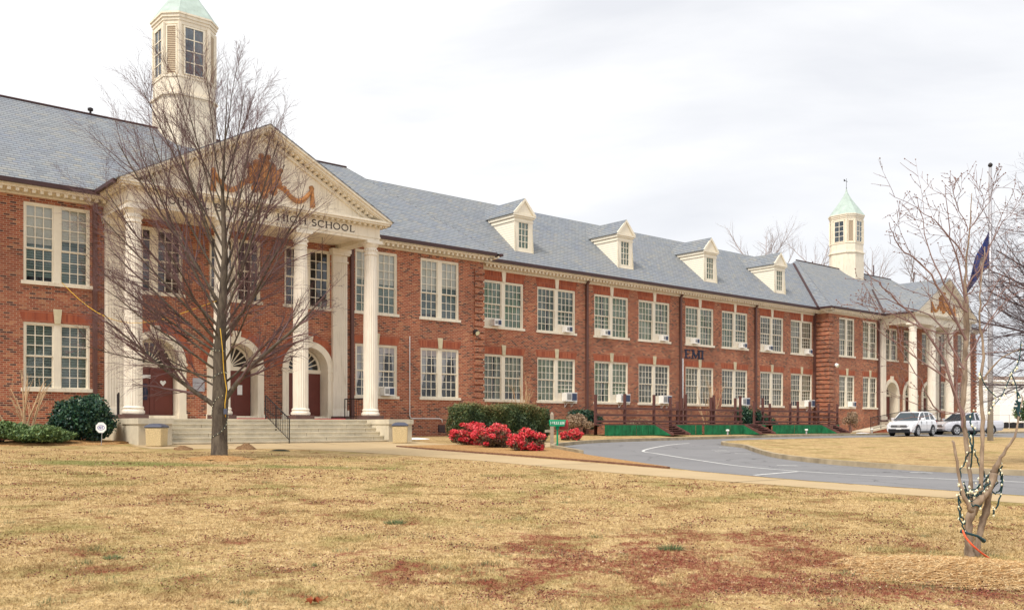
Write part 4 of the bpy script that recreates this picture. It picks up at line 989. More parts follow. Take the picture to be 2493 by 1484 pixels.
# notices on doors and wall
def flat(name,lb,cat,x,y,z,w,h,mat,poly=None):
    m=MB()
    if poly: m.prism(poly,'y',-.012,0)
    else: m.box(-w/2,w/2,-.012,0,-h/2,h/2)
    o=m.build(name,mat); o.location=at(x,y,z); o.rotation_euler=(0,0,PHI); return tag(o,lb,cat)
yd=YA+.62
flat('wall_plaque','grey plaque on the brick between the first and second arched doors','plaque',-16.0,YA-.005,3.25,.5,.55,M['pole_metal'])
flat('door_notice','white strip notice on the left arched door','notice',-17.95,yd-.02,3.55,.4,.14,M['white'])
flat('door_notice','white paper notice taped to the middle arched door','notice',-13.95,yd-.02,3.1,.22,.42,M['white'])
flat('door_heart','white paper heart on the left arched door','decoration',-17.25,yd-.02,3.3,0,0,M['white'],[(0,-.12),(.12,.02),(.11,.09),(.05,.11),(0,.06),(-.05,.11),(-.11,.09),(-.12,.02)])
kp=MB(); kp.box(-.08,.08,-.07,0,-.35,.3); kp.build('keypad',M['navy']); o=bpy.data.objects['keypad']; o.location=at(-17.98,yd-.02,2.95); o.rotation_euler=(0,0,PHI); tag(o,'dark blue entry keypad beside the left door handle','keypad')
for x,l in ((-14.5,'red doormat in front of the middle arched door'),(-10.8,'red doormat in front of the right arched door')):
    m=MB(); m.box(-.6,.6,-.35,.35,0,.045); o=m.build('doormat',M['red_mat']); o.location=at(x,-2.7,1.822); o.rotation_euler=(0,0,PHI); tag(o,l,'doormat')
# hanging lantern under the portico
lt=thing('hanging_lantern','glass lantern hanging from the portico ceiling right of centre','lantern',at(-11.0,-2.4,6.6),PHI)
m=MB(); m.tube([(0,0,.62),(0,0,3.2)],.012,5); m.build('chain',M['iron'],lt)
m=MB(); m.lathe([(.06,0),(.17,.05),(.24,.42),(.26,.44),(.04,.62)],0,0,6); m.build('lantern_body',M['glass'],lt); m=MB()
for j in range(6): a=math.pi*j/3; m.tube([(.17*math.cos(a),.17*math.sin(a),.05),(.24*math.cos(a),.24*math.sin(a),.42)],.012,4)
m.tube([(0,0,.08),(0,0,.3)],.04,6); m.lathe([(.27,.42),(.05,.62)],0,0,6); m.build('lantern_frame',M['iron'],lt)
# iron railings
def railing(name,lb,P0,P1,h,n,posts=(0,1),ext=0):
    t=thing(name,lb,'railing',P0); d=P1-P0; r=MB()
    r.tube([Vector((0,0,h)),d+Vector((0,0,h))],.024,6); r.tube([Vector((0,0,.12)),d+Vector((0,0,.12))],.016,5); r.build('handrail',M['iron'],t)
    b=MB()
    for i in range(1,n): q=d*(i/n); b.tube([q+Vector((0,0,.12)),q+Vector((0,0,h))],.012,4,cap=False)
    b.build('balusters',M['iron'],t)
    for u in posts:
        p=MB(); q=d*u; p.tube([q+Vector((0,0,-.05)),q+Vector((0,0,h+.01))],.024,5); p.build('post',M['iron'],t)
    return t
railing('stair_railing','black iron railing down the middle of the entrance steps',at(-14.45,-4.1,1.85),at(-14.45,-6.15,.90),.92,14,(0,.45,1))
railing('porch_railing','black iron railing at the right end of the porch beside the end column',at(-9.35,-1.5,1.85),at(-8.95,-3.3,1.85),.92,12,(0,1))
railing('porch_railing','black iron railing at the left end of the porch behind the end column',at(-19.35,-1.5,1.85),at(-19.85,-3.3,1.85),.92,12,(0,1))
# concrete bins
def bin_(x,t,lb,rot,k=1.):
    o=thing('trash_bin',lb,'trash bin',on(x,t),PHI+rot,'concrete trash bins by the steps'); m=MB(); o.scale=(k,k,k)
    a,b=.28,.26; m.add([(-b,-b,0),(b,-b,0),(b,b,0),(-b,b,0),(-a,-a,.62),(a,-a,.62),(a,a,.62),(-a,a,.62)],[(0,3,2,1),(4,5,6,7),(0,1,5,4),(1,2,6,5),(2,3,7,6),(3,0,4,7)]); m.build('bin_body',M['bin'],o,bevel=.03)
    l=MB(); v=[]; 
    for (s,z) in ((.30,.625),(.305,.665),(.27,.70),(.18,.75),(.08,.765)):
        v+=[(-s,-s,z),(s,-s,z),(s,s,z),(-s,s,z)]
    f=[(0,3,2,1)]; 
    for i in range(4):
        for j in range(4): a_=i*4+j; b_=i*4+(j+1)%4; f.append((a_,b_,b_+4,a_+4))
    f.append((16,17,18,19)); l.add(v,f); l.build('bin_lid',M['binlid'],o,bevel=.015)
bin_(-19.62,6.6,'square pebbled concrete bin with blue lid left of the steps',-.75,1.02); bin_(-9.9,6.9,'square concrete bin with blue lid right of the steps',-.6,1.12)
# security sign
sg=thing('security_sign','white octagonal yard sign with blue lettering in front of the holly','sign',on(-21.17,5.7),0)
m=MB(); m.tube([(0,0,-.05),(.03,0,.42)],.012,5); m.build('stake',M['pole_metal'],sg)
oc=[(.19*math.cos(math.pi*(i+.5)/4),.60+.19*math.sin(math.pi*(i+.5)/4)) for i in range(8)]
m=MB(); m.prism(oc,'y',-.012,.0); m.build('sign_face',M['white'],sg)
bm_=plain('blue_print',(.02,.03,.35),.5,.05,5); m=MB(); 
for (a,b) in zip(arc(0,.60,.125,.085,0,360,20),arc(0,.60,.125,.085,0,360,20)[1:]): m.prism([(a[0],a[1]),(b[0],b[1]),(b[0]*.9,.60+(b[1]-.60)*.86),(a[0]*.9,.60+(a[1]-.60)*.86)],'y',-.016,-.012)
x=-.085
for ch in 'ADT': x+=letter(m,ch,x,.565,.075,-.012,.014,.004,serif=False,sx=.85)
m.build('sign_print',bm_,sg)
# bulletin box and posts
bt=thing('newspaper_box','green delivery tube lettered BULLETIN with a red tube behind it','newspaper box',on(-6.35,12.5),0)
m=MB(); m.tube([(0,0,-.05),(0,0,.74)],.035,6); m.tube([(0,0,.72),(0,0,.84)],.075,8); m.build('post',M['green_paint'],bt)
m=MB(); m.prism([(-.30,.86),(-.27,.84),(.27,.84),(.33,1.08),(.30,1.10),(-.30,1.10),(-.33,1.06)],'y',-.16,.14); m.build('green_tube',M['green_paint'],bt,bevel=.02)
m=MB(); 
w=.055; x=-.27
for ch in 'BULLETIN': x+=letter(m,ch,x,.92,.105,-.16,.02,.006,sx=.78)+.012
m.build('lettering',M['white'],bt)
m=MB(); m.box(-.05,.44,.20,.50,.72,1.08); m.build('red_tube',M['red_paint'],bt,bevel=.03)
pt=thing('wooden_post','weathered grey wooden post with a pointed top and short cross arm','post',on(-5.8,11.6),0)
m=MB(); m.box(-.07,.07,-.07,.07,-.05,1.28); m.add([(-.07,-.07,1.28),(.07,-.07,1.28),(.07,.07,1.28),(-.07,.07,1.28),(-.03,-.03,1.38),(.03,-.03,1.38),(.03,.03,1.38),(-.03,.03,1.38)],[(0,1,5,4),(1,2,6,5),(2,3,7,6),(3,0,4,7),(4,5,6,7)]); m.build('post',M['grey_wood'],pt)
m=MB(); m.box(-.28,-.07,-.05,.05,.58,.68); m.build('cross_arm',M['grey_wood'],pt)
# --- timber stage with green skirts along the long wing
def stage(x0,x1,stair,lb,posts,rail):
    t=thing('timber_stage',lb,'stage',at(x0,-4,1.03),PHI); L=x1-x0; H=.60; D=1.9
    m=MB(); m.box(0,L,-.02,D,H-.06,H)
    for i in range(int(D/.14)): m.box(0,L,-.02+i*.14+.005,-.02+i*.14+.135,H,H+.018)
    m.build('platform',M['deck_wood'],t)
    for (p,q) in ((.15,stair[0]),(stair[1],L)):
        x=p
        while x<q-.05:
            e=min(q,x+2.4+.3*math.sin(x*3)); k=24; g=MB(); v=[];f=[]
            for i in range(k+1):
                xx=x+.012+(e-x-.024)*i/k; yy=-.045-.012*math.sin(i*2.1+x); v+=[(xx,yy,-.02),(xx,yy*.9,H-.05)]
            for i in range(k): f.append((2*i,2*i+2,2*i+3,2*i+1))
            g.add(v,f); g.build('skirt',M['green_carpet'],t); x=e
    s=MB(); a,b=stair
    for i in range(5): s.box(a+.04,b-.04,-.05-.24*(5-i),-.05-.24*(4-i)+.06,H*(i+.4)/5.4-.02,H*(i+.4)/5.4+.025)
    so=s.build('stairs',M['deck_wood'],t)
    for xx in (a,b-.05): s=MB(); s.prism([(-1.35,-.02),(-.04,-.02),(-.04,H),(-.12,H),(-1.35,.08)],'x',xx,xx+.05); s.build('stringer',M['deck_wood'],so)
    for xx in (a-.03,b+.03): w=MB(); w.prism([(-1.2,-.02),(-.05,-.02),(-.05,H-.08)],'x',xx-.015,xx+.015); w.build('stair_skirt',M['green_carpet'],t)
    for (x,yy,h) in posts: p=MB(); p.box(x-.065,x+.065,yy-.065,yy+.065,-.05,h); p.build('post',M['deck_wood'],t)
    for z in (H+.10,H+.46,H+.84): r=MB(); r.box(rail[0],rail[1],D-.20,D-.14,z,z+.12); r.build('rail',M['deck_wood'],t)
    return t
stage(4.9,13.4,(4.3,5.8),'left section of the brown timber stage with green skirts and the first stairs',[(x,1.8,h) for x,h in ((1.34,2.25),(3.74,2.35),(6.29,2.35),(7.8,2.2),(8.45,2.0))],(1.3,8.5))
stage(13.45,19.9,(4.15,5.65),'middle section of the brown timber stage with the second stairs',[(x,1.8,h) for x,h in ((.33,2.2),(.69,2.45),(3.2,2.3),(3.5,2.45),(5.76,2.3),(6.3,2.45))],(.05,6.45))
stage(20.5,28.8,(6.1,7.5),'right section of the brown timber stage beyond the dark gap',[(x,1.8,h) for x,h in ((.8,2.1),(1.77,2.35),(2.59,2.0),(5.05,2.05),(6.0,2.2),(7.5,2.2),(8.62,2.1),(10.05,2.1),(11.2,2.1))],(.8,11.2))
for x,l in ((14.2,'small white topped light in front of the middle stage'),(22.6,'small grey light in front of the right stage section'),(31.0,'small white spotlight at the far end of the stage')):
    t=thing('ground_light',l,'ground light',at(x,-5.3,1.02),PHI); m=MB(); m.tube([(0,0,-.03),(0,0,.22)],.05,8); m.build('stem',M['pole_metal'],t); m=MB(); m.lathe([(.10,.2),(.11,.27),(.07,.30)],0,0,10); m.build('head',M['white'],t)
# ramp with iron railing to the far portico
rp_=thing('entrance_ramp','sloping concrete ramp with brick side wall up to the far portico','ramp',at(33.2,-3.9,1.03),PHI)
m=MB(); m.prism([(0,-.1),(6.4,-.1),(6.4,.72),(0,.0)],'y',0,1.3); m.build('ramp_wall',M['brick_plain'],rp_)
m=MB(); m.prism([(0,.0),(6.4,.72),(6.4,.80),(0,.08)],'y',-.06,1.36); m.build('ramp_slab',M['concrete'],rp_)
railing('ramp_railing','long black railing along the ramp to the far portico',at(33.4,-3.9,1.15),at(39.4,-3.9,1.80),.95,40,(0,.25,.5,.75,1))
railing('landing_railing','black railing in front of the far portico landing',at(39.5,-4.6,1.8),at(42.6,-4.6,1.8),.95,18,(0,.5,1))
# ------------------------------------------------------------------ shrubs
def shrub(name,lb,cat,loc,rx,ry,rz,n,size,mat,seed,rot=0,inner=None,core=True,group=None,stems=0,zc=None,lowcut=0,shell=.6,nl=14,lo=.25,hi=.5,um=-.3):
    rs=np.random.RandomState(seed); t=thing(name,lb,cat,loc,rot,group); zc=rz*.92 if zc is None else zc
    P=lumpy(rs,n,rx,ry,rz,nl=nl,shell=shell,lo=lo,hi=hi,um=um); P[:,2]+=zc; P=P[P[:,2]>.02+lowcut]
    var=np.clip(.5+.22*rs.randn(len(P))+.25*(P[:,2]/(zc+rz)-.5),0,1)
    leaves('leaves',P,size,mat,t,rs,var=var)
    if inner is not None:
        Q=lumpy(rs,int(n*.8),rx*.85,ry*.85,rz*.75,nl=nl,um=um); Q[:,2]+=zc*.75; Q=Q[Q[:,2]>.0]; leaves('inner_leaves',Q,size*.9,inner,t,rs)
    s=MB(); rr=random.Random(seed)
    for i in range(stems or 10):
        a=rr.random()*6.28; q=rr.random()*.6; s.tube([(math.cos(a)*.08,math.sin(a)*.08,-.05),(math.cos(a)*rx*q*.6,math.sin(a)*ry*q*.6,zc*.7),(math.cos(a)*rx*q,math.sin(a)*ry*q,zc*1.2)],[.02,.014,.006],4)
    s.build('stems',M['core'] if core else M['dry_shrub_stem'],t)
    return t
M['dry_shrub_stem']=M['myrtle_twig']
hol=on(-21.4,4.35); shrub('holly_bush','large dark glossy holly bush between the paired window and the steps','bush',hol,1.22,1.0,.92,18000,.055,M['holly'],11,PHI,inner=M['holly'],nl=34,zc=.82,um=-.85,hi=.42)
jn=[(-24.1,4.6,1.15,.8,.34,'low spreading juniper at the left edge of the photo'),(-22.9,5.2,1.05,.55,.26,'low spreading juniper in front of the holly bush')]
for i,(s_,t_,a,b,c,l) in enumerate(jn): shrub('juniper',l,'bush',on(s_,t_),a,b,c*1.3,9000,.05,M['juniper'],20+i,PHI,inner=M['juniper'],group='low junipers under the left window',nl=20)
for i,(s_,t_,rx,rz,l) in enumerate(((-8.5,9.9,1.12,.62,'wide bright red nandina bush, left of the three in front of the hedge'),(-9.0,11.8,.98,.60,'bright red nandina bush, middle of the three in front of the hedge'),(-9.45,14.2,.82,.60,'bright red nandina bush with a tall tuft, nearest the road curve'),)):
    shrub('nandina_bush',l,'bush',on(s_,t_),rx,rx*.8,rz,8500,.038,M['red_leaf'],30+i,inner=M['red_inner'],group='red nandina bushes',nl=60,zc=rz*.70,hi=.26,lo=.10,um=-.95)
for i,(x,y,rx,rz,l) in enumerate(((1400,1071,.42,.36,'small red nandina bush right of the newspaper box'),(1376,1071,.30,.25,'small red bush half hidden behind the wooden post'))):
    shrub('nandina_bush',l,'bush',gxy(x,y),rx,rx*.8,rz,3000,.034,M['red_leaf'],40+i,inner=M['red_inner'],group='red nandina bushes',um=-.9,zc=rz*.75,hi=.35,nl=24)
def hedge():
    rs=np.random.RandomState(8); t=thing('clipped_hedge','tall boxy clipped green hedge behind the red bushes','hedge',on(-5.15,7.55),PHI)
    L,D,H=4.75,1.4,1.56; N=42000; P=rs.rand(N,3); f=rs.rand(N)
    X=(P[:,0]-.5)*L; Y=(P[:,1]-.5)*D; Z=P[:,2]*H; o=.07*rs.rand(N)
    m=f<.5; Y[m]=-D/2+o[m]; m=(f>=.5)&(f<.74); Z[m]=H-o[m]; m=(f>=.74)&(f<.82); X[m]=-L/2+o[m]; m=(f>=.82)&(f<.9); X[m]=L/2-o[m]; m=f>=.9; Y[m]=D/2-o[m]
    k=.07*np.sin(X*3.1+Z*4)+.05*np.sin(X*7.3-Z*5+Y*4); Y+=k; Z+=.07*np.sin(X*2.2)+.04*np.sin(X*6.1)+.05*rs.randn(N)*(Z>H*.9); taper=np.interp(Z,[0,.3,H],[.90,.97,1.]); X*=taper; Z=Z*(1-.02*np.abs(X)/L)
    e=(np.abs(X)/(L/2))**8*.12; Z-=e*(Z/H)
    Q=np.stack([X,Y,Z],1)+rs.randn(N,3)*.028; Q=Q[Q[:,2]>.05]
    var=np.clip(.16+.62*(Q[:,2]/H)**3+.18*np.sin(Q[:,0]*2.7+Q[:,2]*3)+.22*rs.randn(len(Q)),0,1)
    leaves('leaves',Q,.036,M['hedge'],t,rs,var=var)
    c=MB(); c.box(-L/2*.90,L/2*.90,-D/2+.14,D/2-.14,0,H-.14); c.build('branches',M['core'],t)  # solid core box; the hedge's inner shade is put into its near-black colour
hedge()
shrub('dry_bush','bare tan twiggy bush between the hedge and the stage','bush',at(4.1,-3.0,1.03),.9,.7,.62,3500,.05,M['dry_shrub'],51,core=False,zc=.65)
shrub('evergreen_bush','dark green bush behind the left end of the timber stage','bush',at(6.4,-1.1,1.03),1.2,.6,.75,6000,.05,M['holly'],52,inner=M['holly'],zc=.8)
shrub('evergreen_bush','tall dark green bush in the gap between the stage sections','bush',at(21.5,-1.6,1.03),1.1,.7,.92,7000,.055,M['holly'],53,inner=M['holly'],zc=1.0)
shrub('evergreen_bush','dark green bush behind the right stage section','bush',at(24.0,-.9,1.03),1.4,.55,.62,4500,.055,M['holly'],54,inner=M['holly'],zc=.7)
shrub('dry_bush','bare brown twiggy bush at the far end of the stage','bush',at(31.8,-3.2,1.03),.7,.5,.75,2500,.05,M['dry_shrub'],55,core=False,zc=.8)
shrub('dry_bush','thin brown shrub behind the middle stage rail','bush',at(11.0,-.9,1.03),1.0,.4,.45,1500,.05,M['dry_shrub'],56,core=False,zc=.5)
shrub('evergreen_bush','round green bush behind the silver pickup','bush',Vector((51.3,90,ground(51.3,90))),1.9,1.7,1.9,5000,.10,M['juniper'],57,inner=M['holly'],zc=1.9)
# ------------------------------------------------------------------ bare trees
BULB=None
def put_bulbs(items,parent):
    global BULB
    for i,(q,r_) in enumerate(items[:100]):
        if BULB is None:
            m=MB(); m.add([(0,0,-1.4),(1,0,0),(0,1,0),(-1,0,0),(0,-1,0),(0,0,1.4)],[(0,2,1),(0,3,2),(0,4,3),(0,1,4),(5,1,2),(5,2,3),(5,3,4),(5,4,1)]); BULB=m.build('bulb',M['bulb'],parent); o=BULB
        else: o=BULB.copy(); COL.objects.link(o); o.parent=parent
        o.location=q; o.scale=(r_,r_,r_)
def branch(rng,out,p,d,L,r,lv,spec):
    n,kids,ratio,ang,wander,trop=spec[lv]; pts=[p.copy()]; rad=[r]; st=L/n; dd=d.normalized()
    for i in range(n):
        dd=(dd+Vector((rng.gauss(0,wander),rng.gauss(0,wander),rng.gauss(0,wander)))+Vector((0,0,trop))).normalized()
        p=p+dd*st; pts.append(p.copy()); rad.append(r*(1-.72*(i+1)/n) if lv<len(spec)-1 else r*(1-.5*(i+1)/n))
    out.append((lv,pts,rad))
    if lv+1>=len(spec): return
    K=kids if isinstance(kids,int) else rng.randint(*kids)
    for k in range(K):
        q=.18+.82*(k+rng.random()*.8)/K; q=min(q,.99); i=min(int(q*n),n-1); u=q*n-i; b=pts[i].lerp(pts[i+1],u); ax=(pts[i+1]-pts[i]).normalized()
        a=rng.random()*6.283; o=ax.orthogonal().normalized(); o=Matrix.Rotation(a,3,ax)@o
        an=R(ang)*rng.uniform(.7,1.25); nd=(ax*math.cos(an)+o*math.sin(an)).normalized()
        branch(rng,out,b,nd,L*ratio*(1-.35*q)*rng.uniform(.7,1.2),max(.0031,(rad[i]*(.55 if lv<2 else .45))),lv+1,spec)
def mesh_branches(name,segs,mat,parent,sides=(8,6,5,4,3,3)):
    m=MB()
    for lv,pts,rad in segs: m.tube(pts,rad,sides[min(lv,5)],cap=False)
    return m.build(name,mat,parent,smooth=True)
def big_tree():
    base=gxy(533,1115); rng=random.Random(17)
    t=thing('bare_tree','large bare maple with a spreading crown in front of the entrance steps','tree',base)
    spec=[None,(10,13,.42,27,.035,.022),(6,8,.52,28,.045,.015),(5,4,.62,28,.05,.012),(4,0,1,1,.05,.01)]; low=[None,(10,13,.42,30,.045,.015),(6,8,.50,30,.06,.01),(5,5,.55,30,.07,.0),(4,0,1,1,.07,-.01)]
    segs=[]
    tr=[(0,.0,.0,.26),(.01,0,.12,.225),(.02,0,1.0,.205),(.04,0,1.6,.22),(.03,0,2.2,.19),(0.02,.0,3.0,.165),(.08,.05,4.2,.12),(.16,.02,5.6,.085),(.1,.0,7.4,.045),(.2,-.05,9.2,.018),(.26,-.02,10.7,.004)]
    m=MB(); m.tube([(a,b,c) for a,b,c,_ in tr],[x[3] for x in tr],14); m.build('trunk',M['bark'],t,smooth=True)
    def limb(z,az,tilt,L,r):
        # interpolate the trunk
        for (a,b) in zip(tr,tr[1:]):
            if a[2]<=z<=b[2]: u=(z-a[2])/(b[2]-a[2]); p=Vector((a[0]+(b[0]-a[0])*u,a[1]+(b[1]-a[1])*u,z))
        d=Vector((math.cos(az)*math.sin(tilt),math.sin(az)*math.sin(tilt),math.cos(tilt))); branch(rng,segs,p,d,L,r*.66,1,low if z<2.7 else spec)
    for z,az,tl,L,r in ((1.35,182,52,3.9,.125),(1.4,-8,36,4.0,.135),(1.9,150,66,3.4,.05),(2.0,20,52,3.2,.05),(2.2,190,74,3.5,.05),(2.4,215,64,3.6,.055),(2.5,-35,50,3.4,.055),(2.7,176,60,3.8,.06),(2.9,100,48,3.6,.06),(2.9,185,58,3.9,.065),(3.0,172,50,4.4,.075),(3.1,10,34,4.6,.085),(3.2,205,48,4.4,.07),(3.3,250,48,3.6,.055),(3.4,0,44,3.4,.06),(3.5,60,40,4.0,.06),(3.6,190,42,4.8,.07),(3.8,-25,34,4.2,.07),(3.9,178,36,5.0,.07),(4.0,140,40,4.4,.06),(4.2,188,32,5.2,.07),(4.4,20,28,4.3,.07),(4.6,-5,20,4.5,.07),(4.8,172,30,5.0,.06),(5.0,165,24,5.2,.06),(5.2,8,20,4.0,.06),(5.4,220,30,4.2,.05),(5.6,-50,24,3.8,.05),(5.8,186,26,4.8,.055),(6.0,90,24,4.0,.05),(6.3,185,20,4.5,.05),(6.6,5,12,3.6,.045),(7.0,180,22,3.6,.035),(7.2,240,18,3.6,.035),(7.6,40,18,3.2,.035),(8.2,170,14,3.0,.03),(8.8,0,10,2.4,.028)):
        limb(z,R(az),R(tl),L,r)
    A=[s for s in segs if s[0]<=1]; B=[s for s in segs if s[0]>1]
    mesh_branches('limbs',A,M['bark'],t); mesh_branches('twigs',B,M['twig'],t)
    # fairy lights and cord wound round the trunk
    w=MB(); pts=[]
    for i in range(150):
        q=i/149; z=.25+3.0*q; a=q*26+.4*math.sin(q*40); rr=.225-.02*q
        x0=.02+.0*q; pts.append((x0+rr*math.cos(a),rr*math.sin(a),z+.12*math.sin(q*31)))
    w.tube(pts,.005,4); o=thing('string_lights','string of tiny clear lights wound up the trunk of the big bare tree','string lights',base)
    w.build('wire',M['cord_green'],o)
    put_bulbs([(Vector((.02+(p[0]-.02)*1.04,p[1]*1.04,p[2])),.012) for p in pts[::2]],o)
    c=MB(); c.tube([(.24,-.18,1.15),(.23,-.20,1.5),(.27,-.17,1.9),(.20,-.2,2.4),(.16,-.18,3.0),(.10,-.2,3.6)],.013,5); tag(c.build('extension_cord',M['cord_yellow'],smooth=True),'yellow extension cord hanging down the big bare tree trunk','cord').location=base
    c=MB(); c.box(-.05,.05,-.04,.04,-.08,.08); o=c.build('outlet_box',M['binlid'],bevel=.01); o.location=base+Vector((.25,-.2,1.3)); tag(o,'small grey outlet box strapped to the big bare tree','outlet box')
big_tree()
yc=MB(); p0=at(-21.25,YA-.03,6.95); p1=gxy(533,1115)+Vector((0,0,4.4)); yc.tube([p0.lerp(p1,i/14)+Vector((0,0,-1.3*math.sin(math.pi*i/14)*(1-.35*i/14))) for i in range(15)],.011,4)
tag(yc.build('extension_cord',M['cord_yellow'],smooth=True),'yellow cord sagging from the upper left window to the big bare tree','cord')
def roof_trees():
    # bare trees standing behind the school
    for i,(x,ytop,Y,l) in enumerate(((1842,590,92,'thin bare tree behind the roof right of the last dormer'),(1880,580,96,'bare tree behind the long roof, left of the far cupola'),(1965,582,98,'darker bare tree close left of the far cupola'),(2150,600,100,'bare tree behind the roof right of the far cupola'),(2210,625,104,'bare tree behind the far portico gable'))):
        rng=random.Random(60+i); X=(x-CX)/F_*Y; top=1.6+(HY-ytop)*Y/F_; g=1.03; H=top-g
        t=thing('bare_tree',l,'tree',(X,Y,g),0,'bare trees behind the school'); segs=[]
        spec=[(6,16,.40,38,.04,.01),(6,8,.5,36,.07,.03),(5,6,.5,34,.08,.03),(3,0,1,1,.08,.02)]
        branch(rng,segs,Vector((0,0,-.2)),Vector((rng.uniform(-.05,.05),0,1)),H*.92,.26,0,spec)
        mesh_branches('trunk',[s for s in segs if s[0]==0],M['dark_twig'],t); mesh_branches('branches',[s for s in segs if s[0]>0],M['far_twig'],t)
roof_trees()
def right_tree():
    rng=random.Random(91); Y=27.; X=19.4; b=Vector((X,Y,ground(X,Y)+.13))
    t=thing('bare_tree','dark bare tree reaching in from the right edge over the flagpole','tree',b); segs=[]
    m=MB(); tr=[(0,0,-.1,.28),(0,0,2.,.22),(-.1,0,3.6,.18),(0,0,5.2,.12),(.1,0,7,.06)]; m.tube([x[:3] for x in tr],[x[3] for x in tr],12); m.build('trunk',M['bark'],t,smooth=True)
    spec=[None,(9,16,.42,34,.05,.008),(6,10,.52,36,.07,.01),(5,5,.55,34,.08,.0),(3,0,1,1,.08,.0)]
    for z,az,tl,L,r in ((2.2,178,86,5.6,.06),(2.5,186,80,5.8,.06),(3.0,176,74,6.0,.07),(3.4,184,70,6.0,.06),(3.7,174,64,5.8,.06),(4.1,186,58,5.8,.06),(2.3,183,82,5.2,.06),(2.6,170,74,5.4,.06),(2.9,195,76,5.6,.07),(3.3,178,68,5.6,.07),(3.6,160,66,5.0,.06),(3.9,190,60,5.4,.06),(4.3,180,54,5.2,.06),(4.8,170,46,4.8,.05),(5.2,200,38,4.4,.05),(5.8,180,28,4.0,.04),(2.8,20,60,3.6,.05),(3.6,-20,55,3.6,.05),(4.6,60,45,3.6,.05),(3.2,90,60,3.6,.05),(3.9,-90,60,3.6,.05),(6.8,0,10,3,.04)):
        d=Vector((math.cos(R(az))*math.sin(R(tl)),math.sin(R(az))*math.sin(R(tl)),math.cos(R(tl)))); branch(rng,segs,Vector((0,0,z)),d,L,r,1,spec)
    mesh_branches('branches',segs,M['dark_twig'],t)
right_tree()
